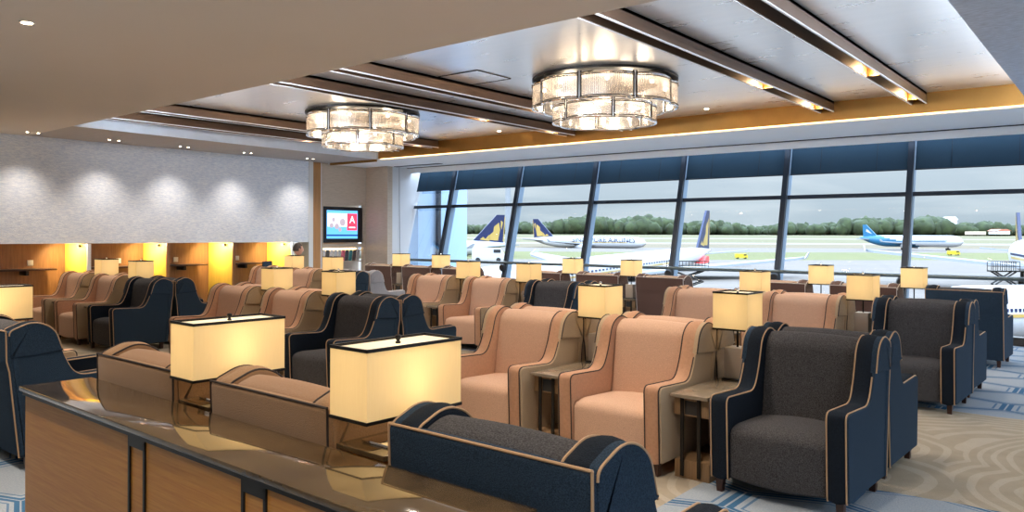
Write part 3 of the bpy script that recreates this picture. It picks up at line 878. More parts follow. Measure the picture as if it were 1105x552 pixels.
# side ledges of the same marble between the chairs, carrying the big lamps
for k, xs in enumerate((-2.20, -3.40)):
    t2 = thing('lamp_ledge', 'narrow marble ledge behind the counter under the %s big lamp' % ('right' if k == 0 else 'left'), 'ledge', (xs, 2.06 + .035 * (k), 0), -.035, 'lamp ledges')
    obj('ledge_top', box(-.135, .135, -.165, .35, CT - .022, CT - .001, .002), M['marble_brown'], t2)
    obj('ledge_body', box(-.12, .12, -.10, .33, 0, CT - .022), M['counter_wood'], t2)
    lamp('large oblong cream shaded lamp on the marble counter, %s' % ('nearest the camera' if k == 0 else 'further left between the tan chairs'), (xs, 2.08 + .035 * k, CT), -.035, .21, .47, .935, 1.19, CT, True, .75)
lamp('large oblong cream shaded lamp cut off by the left picture edge', (-6.85, 2.26, CT - .2), -.035, .21, .47, .935, 1.19, CT - .2, True, .75)
t2 = thing('lamp_ledge', 'dark lamp stand beyond the left end of the counter at the left picture edge', 'ledge', (-6.85, 2.26, 0), -.035, 'lamp ledges')
obj('ledge_top', box(-.13, .13, -.25, .25, CT - .222, CT - .201, .002), M['marble_brown'], t2)
obj('ledge_body', box(-.12, .12, -.22, .22, 0, CT - .222), M['counter_wood'], t2)

# ------------------------------------------------------------------ chandeliers
def chandelier(label, loc):
    t = thing('chandelier', label, 'chandelier', loc, 0, 'tiered glass chandeliers')
    def outline(R, n, sub=7, bulge=.055):
        pts = []
        for i in range(n):
            for j in range(sub):
                f = j / sub; a = 2 * pi * (i + f) / n + .2
                r = R * (1 - bulge + bulge * 1.5 * sin(pi * f) ** .7)
                pts.append((r * cos(a), r * sin(a)))
        return pts
    bm = bmesh.new(); add_lathe(bm, [(.80, 0), (.93, -.0), (.93, -.03), (.5, -.035)], 48)
    obj('ceiling_plate', bm, M['metal_black'], t)
    for (R, n, z0, z1, nm) in ((.90, 8, -.37, -.075, 'upper_tier'), (.645, 6, -.56, -.35, 'lower_tier')):
        pts = outline(R, n); N_ = len(pts); sub = 7
        rim = bmesh.new()
        for z in (z0, z1): add_tube(rim, [(a, c, z) for a, c in pts], .013, 6, True)
        fr = obj('chrome_rim', rim, M['chrome'], t)
        rim = bmesh.new()
        for z in (z0 + .022, z1 - .022): add_tube(rim, [(a * 1.008, c * 1.008, z) for a, c in pts], .006, 5, True)
        obj('dark_rim', rim, M['metal_black'], t)
        for i in range(n):
            bm = bmesh.new()
            seg = [pts[(i * sub + j) % N_] for j in range(sub + 1)]
            vs0 = [bm.verts.new((a, c, z0 + .01)) for a, c in seg]; vs1 = [bm.verts.new((a, c, z1 - .01)) for a, c in seg]
            for j in range(sub): bm.faces.new((vs0[j], vs0[j + 1], vs1[j + 1], vs1[j]))
            obj('glass_panel', bm, M['rods'], t)
            p = pts[i * sub]; rr = sqrt(p[0] ** 2 + p[1] ** 2); a = atan2(p[1], p[0])
            bm = bmesh.new()
            for da in (-.024, .024):
                add_tube(bm, [((rr + .008) * cos(a + da), (rr + .008) * sin(a + da), z0 - .005), ((rr + .008) * cos(a + da), (rr + .008) * sin(a + da), z1 + .03)], .009, 6)
            obj('post', bm, M['metal_black'], t)
            obj('chrome_post', tube([((rr + .004) * cos(a), (rr + .004) * sin(a), z0 - .005), ((rr + .004) * cos(a), (rr + .004) * sin(a), z1 + .03)], .012, 8), M['chrome'], t)
        # horizontal inner reflector ring keeping rods
        bm = bmesh.new(); q = [(a * .72, c * .72) for a, c in pts]
        V0 = [bm.verts.new((a * .99, c * .99, z1 - .012)) for a, c in pts]; V1 = [bm.verts.new((a, c, z1 - .012)) for a, c in q]
        for j in range(N_): bm.faces.new((V0[j], V0[(j + 1) % N_], V1[(j + 1) % N_], V1[j]))
        obj('tier_plate', bm, M['trim_white'], t)
    for i in range(8):
        a = 2 * pi * (i + .5) / 8 + .2
        bm = bmesh.new(); add_tube(bm, [(.77 * cos(a), .77 * sin(a), -.07), (.77 * cos(a), .77 * sin(a), -.10)], .02, 8)
        obj('lamp_holder', bm, M['chrome'], t)
        bm = bmesh.new(); bmesh.ops.create_icosphere(bm, subdivisions=2, radius=.026, matrix=Matrix.Translation((.77 * cos(a), .77 * sin(a), -.13)))
        obj('bulb', bm, M['bulb'], t)
    for i in range(6):
        a = 2 * pi * (i + .5) / 6 + .2
        bm = bmesh.new(); bmesh.ops.create_icosphere(bm, subdivisions=2, radius=.024, matrix=Matrix.Translation((.50 * cos(a), .50 * sin(a), -.40)))
        obj('bulb', bm, M['bulb'], t)
    for i in range(4):
        a = pi / 2 * i
        l = bpy.data.lights.new('chandelier lamp', 'POINT'); l.energy = 5; l.color = (1, .80, .58); l.shadow_soft_size = .08
        lo = link(bpy.data.objects.new('chandelier_lamp', l), t); lo.location = (.55 * cos(a), .55 * sin(a), -.25)
    l = bpy.data.lights.new('chandelier lamp', 'POINT'); l.energy = 16; l.color = (1, .80, .58); l.shadow_soft_size = .12
    lo = link(bpy.data.objects.new('chandelier_lamp', l), t); lo.location = (0, 0, -.45)
    return t
M['bulb'] = emis('glowing bulb', (1, .8, .55), 14)
chandelier('two-tiered round crystal chandelier with chrome rims, the larger one nearer the camera', (-5.35, 8.65, CEIL))
chandelier('two-tiered round crystal chandelier with chrome rims, the smaller looking one further left', (-10.0, 8.65, CEIL))

# ------------------------------------------------------------------ ceiling lamps
def downlight(label, loc, power, col=(1, .89, .76), size=1.9, r=.045, double=False, blend=.6, tilt=None, seen=True):
    t = thing('double_downlight' if double else 'downlight', label, 'ceiling light', loc, 0, 'recessed ceiling lights')
    for s in ((-1, 1) if double else (0,)):
        bm = bmesh.new()
        add_lathe(bm, [(r, 0), (r * 1.35, 0), (r * 1.35, -.006), (r, -.006)], 18, (0, s * .085, 0)); obj('ring', bm, M['white_edge'], t)
        bm = bmesh.new(); add_lathe(bm, [(r * .95, -.001), (r * .95, -.007)], 18, (0, s * .085, 0)); obj('lens', bm, M['spot_glow'], t)
    l = bpy.data.lights.new('spot', 'SPOT'); l.energy = power; l.color = col; l.spot_size = size; l.spot_blend = blend; l.shadow_soft_size = .05
    lo = link(bpy.data.objects.new('spot', l), t); lo.location = (0, 0, -.02)
    if tilt: lo.rotation_euler = tilt
    return t
downlight('small bright recessed spotlight in the beige ceiling at the top left', (-7.03, 2.55, SOF), 190)
for k, (x, y) in enumerate(((-4.3, 1.0), (-1.7, 2.8), (-8.6, -.3), (-3.6, 3.8), (-6.7, 1.5), (-11.3, -2.2), (-1.2, .2), (1.8, 2.6))):  # fill spotlights added out of view to light the near rows
    downlight('unseen fill spotlight added in the beige ceiling above the %s' % ['counter', 'right chairs', 'left side of the lounge', 'first row right', 'first row middle', 'first row left', 'camera', 'right aisle'][k], (x, y, SOF), 130)
for k, y in enumerate((4.0, 5.4, 6.75, 8.1, 9.5, 11.1)):
    downlight('pair of small spotlights in the taupe ceiling along the textured wall, %s from the left' % ['first', 'second', 'third', 'fourth', 'fifth', 'sixth'][k], (-14.62, y, SOF if y > 5.3 else SOF), 62, (1, .86, .72), r=.02, double=True, tilt=(0, radians(6), 0), size=1.6, blend=1)
for k, (x, y) in enumerate(((-9.6, 11.7), (-5.3, 11.6))):
    downlight('small recessed spotlight in the silver ceiling near the gold fascia, %s' % ['left', 'right'][k], (x, y, CEIL), 120, r=.035)
for k, (x, y) in enumerate(((.6, 4.5), (.6, 7.5), (.6, 10.5))):  # more fill spotlights, added beyond the right edge of the view
    downlight('unseen fill spotlight added in the grey woven ceiling, %s' % ['front', 'middle', 'rear'][k], (x, y, SOF), 35, r=.03)

# ------------------------------------------------------------------ the seated man
def seated_person(label, loc, rz):
    t = thing('person', label, 'person', loc, rz)
    # skeleton, facing -y
    V = []; E = []; Rr = []
    def v(x, y, z, r, par=None):
        V.append((x, y, z)); Rr.append(r); i = len(V) - 1
        if par is not None: E.append((par, i))
        return i
    pel = v(0, .12, .54, .15); ab = v(0, .13, .72, .135, pel); ch = v(0, .12, .93, .15, ab); nk = v(0, .10, 1.10, .065, ch); hd0 = v(0, .08, 1.19, .06, nk)
    for s in (-1, 1):
        hip = v(s * .10, .08, .52, .09, pel); kn = v(s * .13, -.32, .53, .062, hip); an = v(s * .13, -.38, .10, .042, kn); ft = v(s * .14, -.50, .04, .035, an)
        sh = v(s * .18, .12, 1.03, .062, ch); el = v(s * .24, .03, .76, .045, sh); wr = v(s * .15, -.20, .66, .03, el); hn = v(s * .12, -.27, .64, .032, wr)
        for q in range(5):
            a = (q - 2) * .018
            f1 = v(s * .12 + a, -.31, .645, .009, hn); v(s * .12 + a, -.345 + abs(q - 2) * .006, .63, .008, f1)
    me = bpy.data.meshes.new('body'); me.from_pydata(V, E, [])
    o = link(bpy.data.objects.new('body', me), t)
    md = o.modifiers.new('s', 'SKIN'); sk = me.skin_vertices[0].data
    for i, r in enumerate(Rr): sk[i].radius = (r, r * .85)
    sk[0].use_root = True
    o.modifiers.new('u', 'SUBSURF').levels = 2
    dg = bpy.context.evaluated_depsgraph_get(); dg.update()
    me2 = bpy.data.meshes.new_from_object(o.evaluated_get(dg)); o.modifiers.clear(); o.data = me2
    me2.materials.clear()
    for m_ in ('skin', 'shirt', 'trousers'): me2.materials.append(M[m_])
    for p in me2.polygons:
        p.use_smooth = True
        c = p.center
        if c.z > 1.085 or (c.y < -.19 and .6 < c.z < .7): p.material_index = 0
        elif c.z > .60 and c.y > -.2: p.material_index = 1
        else: p.material_index = 2
    # head
    bm = bmesh.new(); bmesh.ops.create_uvsphere(bm, u_segments=28, v_segments=20, radius=1)
    for q in bm.verts:
        x, y, z = q.co
        fx = .078 * (1 - .22 * max(0, -z)); fy = .098; fz = .122
        q.co = Vector((x * fx, y * fy, z * fz))
        if y < -.5: q.co.y += .012 * (1 if z > .1 else 0) * (z)          # brow slopes back
        if y < -.85 and abs(x) < .28 and -.35 < z < .1: q.co.y -= .022 * (1 - abs(x) / .28)     # nose
        if y < -.6 and z < -.72: q.co.y -= .012                        # chin
        if y < -.8 and abs(abs(x) - .42) < .16 and abs(z - .02) < .12: q.co.y += .006   # eye sockets
        if y < -.8 and abs(x) < .4 and -.58 < z < -.46: q.co.y += .004   # mouth line
    hd = obj('head', bm, M['skin'], t); hd.location = (0, .06, 1.295)
    for s in (-1, 1):
        bm = bmesh.new(); bmesh.ops.create_uvsphere(bm, u_segments=10, v_segments=8, radius=1)
        for q in bm.verts: q.co = Vector((s * .078 + q.co.x * .010, .01 + q.co.y * .018, q.co.z * .03))
        obj('ear', bm, M['skin'], hd)
        bm = bmesh.new(); bmesh.ops.create_uvsphere(bm, u_segments=8, v_segments=6, radius=.009, matrix=Matrix.Translation((s * .03, -.085, .008)))
        obj('eye', bm, M['hair'], hd)
    bm = bmesh.new(); bmesh.ops.create_uvsphere(bm, u_segments=28, v_segments=20, radius=1)
    dl = []
    for q in bm.verts:
        x, y, z = q.co
        n_ = noise.noise(Vector((x * 6, y * 6, z * 6))) * .003
        q.co = Vector((x * (.086 + n_), y * (.106 + n_) + .004, z * (.131 + n_) + .004))
        if (y < -.35 and z < .42) or z < -.45 or (abs(x) > .8 and z < -.1 and y < .2): dl.append(q)
    bmesh.ops.delete(bm, geom=dl, context='VERTS')
    obj('hair', bm, M['hair'], hd)
    return t
px_ = R3e[2] - W / 2 - 2 * PITCH
seated_person('dark haired man in a white shirt sitting at the left, facing the windows', (px_, rowY(8.79, px_) + .58, 0), pi - .2)

# ------------------------------------------------------------------ outside: ground, trees, aircraft
GRD = lambda d: -6.4 + .0075 * d
m, nt, out = newmat('airfield ground')
b = N(nt, 'ShaderNodeBsdfPrincipled'); L(nt, b.outputs[0], out.inputs[0]); b.inputs['Roughness'].default_value = .95
tc = N(nt, 'ShaderNodeTexCoord'); sp = N(nt, 'ShaderNodeSeparateXYZ'); L(nt, tc.outputs['Object'], sp.inputs[0])
nz = N(nt, 'ShaderNodeTexNoise'); nz.inputs['Scale'].default_value = .012; nz.inputs['Detail'].default_value = 8
mp = N(nt, 'ShaderNodeMapping'); mp.inputs['Scale'].default_value = (1, 6, 1); L(nt, tc.outputs['Object'], mp.inputs[0]); L(nt, mp.outputs[0], nz.inputs['Vector'])
d_ = math(nt, 'ADD', sp.outputs[1], math(nt, 'MULTIPLY', math(nt, 'SUBTRACT', nz.outputs['Fac'], .5), 26))
dn = math(nt, 'DIVIDE', d_, 1400)
cr = N(nt, 'ShaderNodeValToRGB'); cr.color_ramp.interpolation = 'CONSTANT'; e = cr.color_ramp.elements
asph = (.105, .087, .073, 1); g1 = (.080, .080, .016, 1); g2 = (.088, .076, .028, 1); g3 = (.095, .070, .034, 1)
stops = [(0, asph), (205, g1), (276, asph), (338, g3), (422, (.15, .125, .10, 1)), (472, g2), (654, (.16, .13, .105, 1)), (720, g2), (1150, (.09, .085, .045, 1))]
e[0].position = 0; e[0].color = asph
e[1].position = stops[1][0] / 1400; e[1].color = g1
for dd_, c_ in stops[2:]:
    k = e.new(dd_ / 1400); k.color = c_
L(nt, dn, cr.inputs[0])
n3 = N(nt, 'ShaderNodeTexNoise'); n3.inputs['Scale'].default_value = .06; n3.inputs['Detail'].default_value = 8; L(nt, mp.outputs[0], n3.inputs['Vector'])
vm = N(nt, 'ShaderNodeVectorMath', operation='SCALE'); L(nt, cr.outputs[0], vm.inputs[0]); L(nt, math(nt, 'MULTIPLY_ADD', n3.outputs['Fac'], .8, .6), vm.inputs['Scale'])
L(nt, vm.outputs[0], b.inputs['Base Color'])
bm = bmesh.new()
add_quad(bm, (-1600, 12, GRD(12)), (1600, 12, GRD(12)), (2500, 2600, GRD(2600)), (-2500, 2600, GRD(2600)))
g = struct('ground', bm, m); g.rotation_euler = (0, 0, PHI)

M['leaves'] = pbr('distant foliage', (.026, .038, .012), .9, noise_scale=.12, noise_amt=.6, bump=1, bump_scale=.5)
def tree_band(name, x0, x1, d0, d1, n, h0, h1, seed, label):
    R = random.Random(seed); bm = bmesh.new()
    for i in range(n):
        px = x0 + (x1 - x0) * (i + R.random()) / n; d = R.uniform(d0, d1)
        hh = R.uniform(h0, h1) * (1 + .25 * sin(px * .021) + .12 * sin(px * .083))
        p = at(px, 250, d); p.z = GRD(d)
        w = hh * R.uniform(.38, .7)
        q = bmesh.ops.create_icosphere(bm, subdivisions=2, radius=1)
        for v in q['verts']:
            nn = noise.noise(v.co * 1.7 + Vector((i * 3.1, 0, 0))) * .35 + noise.noise(v.co * 4 + Vector((0, i * 1.7, 0))) * .15
            c = v.co * (1 + nn)
            v.co = Vector((p.x + c.x * w, p.y + c.y * w, p.z + hh * .5 + c.z * hh * .55))
    o = obj(name, bm, M['leaves'], ang=180)
    tag(o, label, 'trees', kind='stuff'); return o
tree_band('tree_line', 440, 1150, 1150, 1240, 480, 13, 22, 3, 'continuous belt of dark green trees along the far side of the airfield')
# far roofs above the trees
def far_block(name, label, px0, px1, py0, py1, d, mat, roof=None):
    a = at(px0, py1, d); bq = at(px1, py0, d); wdt = (Vector((bq.x, bq.y, 0)) - Vector((a.x, a.y, 0))).length
    bm = bmesh.new(); add_box(bm, 0, wdt, 0, 22, 0, bq.z - a.z, 0)
    t = thing(name, label, 'building', a, PHI, 'far buildings behind the trees')
    obj('walls', bm, mat, t)
    if roof:
        bm = bmesh.new(); h = (bq.z - a.z)
        add_prism(bm, [(-1.5, h), (wdt + 1.5, h), (wdt * .75, h * 1.55), (wdt * .25, h * 1.55)], lambda u, v_: (u, -1, v_), lambda u, v_: (u, 23, v_))
        obj('roof', bm, roof, t)
    return t
M['far_white'] = pbr('far white walls', (.75, .76, .78), .8, noise_scale=.1, noise_amt=.2)
M['far_red'] = pbr('far red roof', (.42, .14, .09), .8)
far_block('hangar', 'long low white building rising behind the trees left of the centre tail', 655, 712, 238.5, 243, 1600, M['far_white'])
far_block('hangar', 'low white building behind the trees in the middle', 600, 648, 239.5, 244, 1600, M['far_white'])
far_block('white_building', 'small pale building behind the trees near the turquoise aircraft nose', 1025, 1033, 237, 243, 1290, M['far_white'], M['far_white'])
far_block('terminal_hut', 'red roofed building beside the trees near the right edge', 1077, 1090, 249, 252.5, 1100, M['far_white'], M['far_red'])
far_block('terminal_hut', 'low cream building left of the red roofed one', 1051, 1064, 249.5, 253, 1100, pbr('far cream', (.6, .5, .38), .8))

def fuselage_bm(Lf, R, up=.55):
    bm = bmesh.new(); prof = []
    for i in range(34):
        s = i / 33
        if s < .30:
            q = s / .30; r = R * (.10 + .90 * (1 - (1 - q) ** 2.0)); zc = R * up * (1 - q) ** 1.6
        elif s > .88:
            q = (s - .88) / .12; r = R * sqrt(max(0, 1 - q ** 2.0)) + .01; zc = -R * .12 * q * q
        else: r = R; zc = 0
        prof.append((s * Lf, r, zc))
    rings = []
    for (x, r, zc) in prof:
        rings.append([bm.verts.new((x, r * cos(2 * pi * k / 22), zc + r * sin(2 * pi * k / 22))) for k in range(22)])
    for i in range(33):
        for k in range(22): bm.faces.new((rings[i][k], rings[i][(k + 1) % 22], rings[i + 1][(k + 1) % 22], rings[i + 1][k]))
    bm.faces.new(rings[0]); bm.faces.new(rings[-1])
    return bm
def plate(pts, th, axis):
    bm = bmesh.new()
    if axis == 'y': add_prism(bm, pts, lambda a, c: (a, -th, c), lambda a, c: (a, th, c))
    return bm
def airliner(label, tail, nose_dir, Lf, R, finh, livery, group='airliners parked on the apron', engines=True, finw=1.0, wing=1.0):
    """origin at tail cone, local +x towards the nose, heading given as world angle"""
    t = thing('airliner', label, 'aircraft', tail, nose_dir, group)
    fin_m = {'navy': 'plane_navy', 'turq': 'plane_blue'}[livery]
    obj('fuselage', fuselage_bm(Lf, R), M['plane_white'], t)
    fw = finh * 1.05 * finw
    fin = [(R * .6 + fw * .03, R * .5), (R * .6 + fw * 1.25, R * .93), (R * .6 + fw * .28, R + finh), (R * .6 - fw * .04, R + finh)]
    f = obj('tail_fin', plate(fin, .22, 'y'), M[fin_m], t)
    if livery == 'navy':
        def P_(u, v_): # u along fin base 0..1, v height 0..1
            x = (1 - v_) * (R * .6 + fw * (.03 + 1.22 * u)) + v_ * (R * .6 + fw * (-.04 + .32 * u)); return (x, R * .75 + v_ * finh)
        for s in (-1, 1):
            bm = bmesh.new()
            th = .23 * s
            for poly in ([(.18, .08), (.52, .10), (.60, .28), (.50, .42), (.62, .62), (.42, .78), (.20, .50)], [(.48, .06), (.86, .12), (.80, .22), (.66, .14), (.62, .30), (.56, .26)], [(.12, .5), (.2, .62), (.34, .86), (.12, .80)]):
                bm.faces.new([bm.verts.new((P_(u, v_)[0], th, P_(u, v_)[1])) for u, v_ in poly])
            obj('fin_emblem', bm, M['plane_gold'], f)
        bm = bmesh.new(); a, c = P_(0, .05), P_(0, 1)
        add_tube(bm, [(a[0], 0, a[1]), (c[0], 0, c[1])], .26, 6); obj('rudder_edge', bm, M['plane_gold'], f)
    else:
        for s in (-1, 1):
            bm = bmesh.new()
            for poly in ([(.3, .5), (.62, .35), (.9, .2), (.6, .6), (.35, .8)],):
                bm.faces.new([bm.verts.new((R * .6 + fw * u * .9, .23 * s, R * .9 + v_ * finh * .8)) for u, v_ in poly])
            obj('fin_emblem', bm, M['plane_white'], f)
    for s in (-1, 1):
        bm = bmesh.new()
        pts = [(R * .8, 0), (R * .8 + finh * .75, 0), (R * .5 + finh * .1, finh * 1.0), (R * .5 - finh * .12, finh * 1.0)]
        add_prism(bm, pts, lambda a, c: (a, s * (R * .4 + c), R * .25 + c * .08 - .12), lambda a, c: (a, s * (R * .4 + c), R * .25 + c * .08 + .12))
        obj('tailplane', bm, M['plane_grey'], t)
        bm = bmesh.new(); ws = Lf * .42 * wing
        pts = [(Lf * .42, 0), (Lf * .60, 0), (Lf * .38, ws * .95), (Lf * .33, ws)]
        add_prism(bm, pts, lambda a, c: (a, s * (R * .6 + c), -R * .45 + c * .09 - .2), lambda a, c: (a, s * (R * .6 + c), -R * .45 + c * .09 + .2))
        wg = obj('wing', bm, M['plane_grey'], t)
        bm = bmesh.new(); zt = -R * .45 + ws * .09
        add_prism(bm, [(Lf * .33, zt), (Lf * .36, zt), (Lf * .335, zt + R * .4), (Lf * .32, zt + R * .4)], lambda a, c: (a, s * (R * .6 + ws + (c - zt) * .25), c), lambda a, c: (a, s * (R * .6 + ws + (c - zt) * .25 + .15), c))
        obj('winglet', bm, M['plane_grey'], wg)
        if engines:
            bm = bmesh.new(); xe, ye, ze = Lf * .50, s * (R * .6 + ws * .34), -R * .80
            prof = [(-Lf * .035, R * .28), (-Lf * .02, R * .42), (Lf * .02, R * .5), (Lf * .045, R * .46)]
            rings = [[bm.verts.new((xe + a, ye + r * cos(2 * pi * k / 16), ze + r * sin(2 * pi * k / 16))) for k in range(16)] for a, r in prof]
            for i in range(3):
                for k in range(16): bm.faces.new((rings[i][k], rings[i][(k + 1) % 16], rings[i + 1][(k + 1) % 16], rings[i + 1][k]))
            bm.faces.new(rings[0]); bm.faces.new(rings[-1])
            obj('engine', bm, M['plane_white'], t)
        # stripe with windows
        bm = bmesh.new()
        for (xa, xb) in ((.32, .86),):
            add_prism(bm, [(Lf * xa, -R * .10), (Lf * xb, -R * .10), (Lf * xb, R * .02), (Lf * xa, R * .02)], lambda a, c: (a, s * (R * .995), c), lambda a, c: (a, s * (R * 1.012), c))
        obj('cheat_stripe', bm, M['plane_gold' if livery == 'navy' else 'plane_blue'], t)
        bm = bmesh.new(); nW = 46
        for i in range(nW):
            xa = Lf * (.30 + .58 * i / nW)
            add_prism(bm, [(xa, R * .10), (xa + Lf * .006, R * .10), (xa + Lf * .006, R * .22), (xa, R * .22)], lambda a, c: (a, s * (R * .975), c), lambda a, c: (a, s * (R * 1.005), c))
        obj('cabin_windows', bm, M['plane_navy'], t)
    # gear
    bm = bmesh.new()
    g0 = -(tail[2] - GRDZ(tail))
    for (gx, gy_) in ((Lf * .86, 0), (Lf * .46, R * .8), (Lf * .46, -R * .8)):
        add_tube(bm, [(gx, gy_, -R * .7), (gx, gy_, g0 + .3)], R * .09, 6)
        for dx in (-.5, .5): add_tube(bm, [(gx + dx * R * .3, gy_ - .5, g0 + R * .2), (gx + dx * R * .3, gy_ + .5, g0 + R * .2)], R * .2, 10)
    obj('landing_gear', bm, M['metal_black'], t)
    return t
def GRDZ(p):
    d = -p[0] * sin(PHI) + p[1] * cos(PHI); return GRD(d)
def heading(a, bq): return atan2(bq.y - a.y, bq.x - a.x)
def lettering(t, body, size, s, x, z, R, mat, name='fuselage_lettering'):
    # s=-1: right way round seen from local -y side with +x to the right
    if s < 0: mw = Matrix(((1, 0, 0, x), (0, 0, -1, -R * 1.02), (0, 1, 0, z), (0, 0, 0, 1)))
    else: mw = Matrix(((-1, 0, 0, x), (0, 0, 1, R * 1.02), (0, 1, 0, z), (0, 0, 0, 1)))
    return text_mesh(name, body, size, mat, t, mw, .01)

# P1: tail at left, nose to the left
a = at(548, 268, 235); bq = at(380, 272, 215)
p1 = airliner('airliner with a navy and gold tail, leftmost of the aircraft', a, heading(a, bq), 62, 2.4, 7.6, 'navy', wing=.8)
# P2: mid field, nose right
a = at(573, 260.5, 350); bq = at(698, 262.5, 322)
p2 = airliner('white airliner in the left middle distance with its nose to the right', a, heading(a, bq), (bq - a).length, 2.4, 7.6, 'navy', wing=.7)
lettering(p2, 'SINGAPORE AIRLINES', 3.0, -1, (bq - a).length * .66, .9, 2.4, M['plane_navy'])
# P3: large, close, tail in the centre, nose towards lower left
a = at(766, 275, 180); bq = at(470, 316, 78)
dirv = (bq - a)
p3 = airliner('large close white airliner with its navy and gold tail in the centre', a, heading(a, bq), dirv.length, 2.2, 7.9, 'navy', engines=False, wing=.5)
p3.rotation_euler = (0, -atan2(bq.z - a.z, sqrt(dirv.x ** 2 + dirv.y ** 2)), heading(a, bq))
lettering(p3, 'SINGAPORE AIRLINES', 2.2, 1, dirv.length * .62, -1.0, 2.2, M['plane_navy'])
bm = bmesh.new(); 
obj('tail_red_patch', plate([(9, -1.3), (14, -1.3), (11, .1), (9.2, .1)], 2.0, 'y'), M['plane_red'], p3)
# P4: turquoise airliner, nose right
a = at(928, 259.5, 330); bq = at(1040, 265.5, 300)
p4 = airliner('turquoise and white airliner taxiing to the right in the distance', a, heading(a, bq), (bq - a).length, 2.3, 4.4, 'turq', wing=.55)
bm = fuselage_bm((bq - a).length, 2.34)
for f in [f for f in bm.faces if f.calc_center_median().x > 17 - f.calc_center_median().z * 4]: bm.faces.remove(f)
for v in [v for v in bm.verts if not v.link_faces]: bm.verts.remove(v)
obj('rear_livery', bm, M['plane_blue'], p4)
# P5: tail at the right edge
a = at(1097, 274, 130); bq = at(1190, 300, 70)
p5 = airliner('airliner with a tall narrow navy tail at the right picture edge', a, heading(a, bq), 60, 2.5, 4.3, 'navy', engines=False, finw=.7, wing=.8)
# P6: close white body at lower right, nose left
a = at(1330, 331, 60); bq = at(998, 334, 54)
p6 = airliner('very close white airliner body below the windows at the lower right', a, heading(a, bq), (bq - a).length, 1.9, 5.5, 'navy', engines=False, wing=.9)

# scissor lifts
def scissor(label, px, py, d, s, rz=0):
    p = at(px, py, d); p.z = GRDZ(p)
    h = at(px, py, d).z - p.z
    t = thing('scissor_lift', label, 'ground vehicle', p, PHI + rz)
    obj('chassis', box(-s * 1.1, s * 1.1, -s * .4, s * .4, .3, .9, .05), M['metal_black'], t)
    for k in range(2):
        for yy in (-s * .35, s * .35):
            bm = bmesh.new(); z0 = .9 + (h - .9) * k / 2; z1 = .9 + (h - .9) * (k + 1) / 2
            add_tube(bm, [(-s, yy, z0), (s, yy, z1)], .09, 6); add_tube(bm, [(s, yy, z0), (-s, yy, z1)], .09, 6)
            obj('scissor_arms', bm, M['metal_black'], t)
    obj('platform', box(-s * 1.3, s * 1.3, -s * .5, s * .5, h, h + .15), M['metal_black'], t)
    bm = bmesh.new()
    for zz in (h + .6, h + 1.1): add_tube(bm, [(-s * 1.3, -s * .5, zz), (s * 1.3, -s * .5, zz), (s * 1.3, s * .5, zz), (-s * 1.3, s * .5, zz)], .035, 5, True)
    for i in range(7):
        x = -s * 1.3 + s * 2.6 * i / 6
        for yy in (-s * .5, s * .5): add_tube(bm, [(x, yy, h), (x, yy, h + 1.1)], .035, 5)
    obj('guard_rail', bm, M['metal_black'], t)
    for sx in (-.8, .8):
        for yy in (-.42, .42):
            bm = bmesh.new(); add_tube(bm, [(sx * s, yy * s - .12, .32), (sx * s, yy * s + .12, .32)], .32, 12); obj('wheel', bm, M['black_plastic'], t)
    return t
scissor('black scissor lift platform with crossed arms under the centre aircraft tail', 742, 292, 90, 1.7)
scissor('scissor lift with a railed platform beside the tail at the right edge', 1083, 293, 85, 1.1)
# small service van by the left aircraft
def van(label, px, py, d, mat, s=1.0):
    p = at(px, py, d); p.z = GRDZ(p)
    t = thing('service_van', label, 'vehicle', p, PHI); sc_ = s; s = 1.0; t.scale = (sc_, sc_, sc_)
    bm = bmesh.new(); add_prism(bm, fillet([(-3 * s, .5), (3 * s, .5), (3 * s, 1.5), (2.2 * s, 2.6), (-3 * s, 2.6)], .2, 3), lambda a_, c: (a_, -1, c), lambda a_, c: (a_, 1, c))
    obj('body', bm, mat, t)
    obj('windscreen', box(1.0 * s, 2.3 * s, -1.03, 1.03, 1.7, 2.3), M['black_plastic'], t)
    for x in (-1.9, 1.9):
        for yy in (-1, 1):
            bm = bmesh.new(); add_tube(bm, [(x * s, yy - .1, .42), (x * s, yy + .1, .42)], .42, 12); obj('wheel', bm, M['black_plastic'], t)
van('white and red service van under the tail of the left aircraft', 527, 275, 190, M['plane_white'], 1.3)
van('small yellow service vehicle standing on the apron behind the centre aircraft', 800, 272, 215, M['yellow_paint'], .55)
van('small yellow vehicle on the grass edge to the right', 1029, 273, 250, M['yellow_paint'], .6)
# mast
p = at(548, 300, 24)
o = obj('light_mast', tube([(p.x, p.y, GRD(24)), (p.x, p.y, 4.6)], .085, 14), M['mast'])
tag(o, 'slim grey mast standing just outside the windows at the left', 'mast')

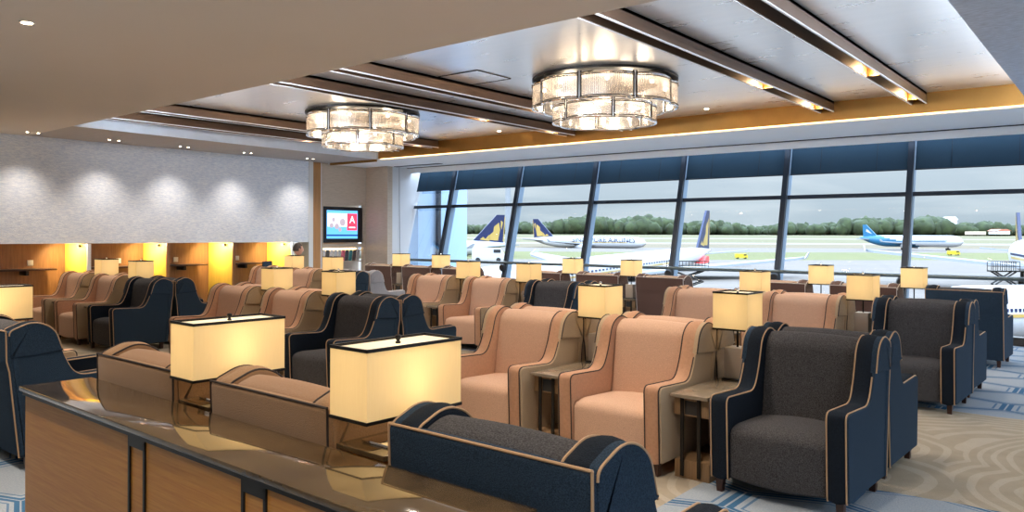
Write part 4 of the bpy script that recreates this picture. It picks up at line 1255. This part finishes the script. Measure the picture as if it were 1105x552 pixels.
# ------------------------------------------------------------------ world and sun
w = bpy.data.worlds.new('overcast sky'); scn.world = w; w.use_nodes = True
nt = w.node_tree; nt.nodes.clear()
out = N(nt, 'ShaderNodeOutputWorld'); bg = N(nt, 'ShaderNodeBackground'); L(nt, bg.outputs[0], out.inputs[0])
tc = N(nt, 'ShaderNodeTexCoord'); sp = N(nt, 'ShaderNodeSeparateXYZ'); L(nt, tc.outputs['Generated'], sp.inputs[0])
mp = N(nt, 'ShaderNodeMapping'); mp.inputs['Scale'].default_value = (2.2, 2.2, 13); L(nt, tc.outputs['Generated'], mp.inputs[0])
nz = N(nt, 'ShaderNodeTexNoise'); nz.inputs['Scale'].default_value = 2.0; nz.inputs['Detail'].default_value = 7; nz.inputs['Distortion'].default_value = .3
L(nt, mp.outputs[0], nz.inputs['Vector'])
cr = N(nt, 'ShaderNodeValToRGB'); e = cr.color_ramp.elements
e[0].position = .0; e[0].color = (.47, .57, .65, 1); e[1].position = .10; e[1].color = (.66, .76, .86, 1)
k = e.new(.5); k.color = (.60, .76, 1.0, 1); k = e.new(1); k.color = (.50, .70, 1.0, 1)
L(nt, sp.outputs[2], cr.inputs[0])
cl = math(nt, 'MULTIPLY', math(nt, 'SUBTRACT', nz.outputs['Fac'], .45), 1.3)
cl = N(nt, 'ShaderNodeClamp').outputs[0] if False else cl
mrc = N(nt, 'ShaderNodeMapRange'); L(nt, nz.outputs['Fac'], mrc.inputs['Value']); mrc.inputs['From Min'].default_value = .42; mrc.inputs['From Max'].default_value = .66
L(nt, mixc(nt, math(nt, 'MULTIPLY', mrc.outputs[0], .6), cr.outputs[0], (.86, .93, .98)), bg.inputs[0])
zr = N(nt, 'ShaderNodeMapRange'); L(nt, sp.outputs[2], zr.inputs['Value']); zr.inputs['From Min'].default_value = .12; zr.inputs['From Max'].default_value = .5; zr.inputs['To Min'].default_value = .57; zr.inputs['To Max'].default_value = 5.0
L(nt, zr.outputs[0], bg.inputs[1])
s = bpy.data.lights.new('sun', 'SUN'); s.energy = 1.0; s.angle = radians(6); s.color = (1, .97, .92)
so = link(bpy.data.objects.new('sun', s)); so.rotation_euler = (radians(38), 0, radians(10))

vs = scn.view_settings
scn.display_settings.display_device = 'sRGB'
vs.view_transform = 'Standard'; vs.look = 'None'; vs.exposure = .85; vs.gamma = 1; vs.use_curve_mapping = False
scn.cycles.max_bounces = 8; scn.cycles.diffuse_bounces = 4; scn.cycles.glossy_bounces = 4; scn.cycles.transparent_max_bounces = 16
scn.cycles.sample_clamp_indirect = 4; scn.cycles.use_denoising = True
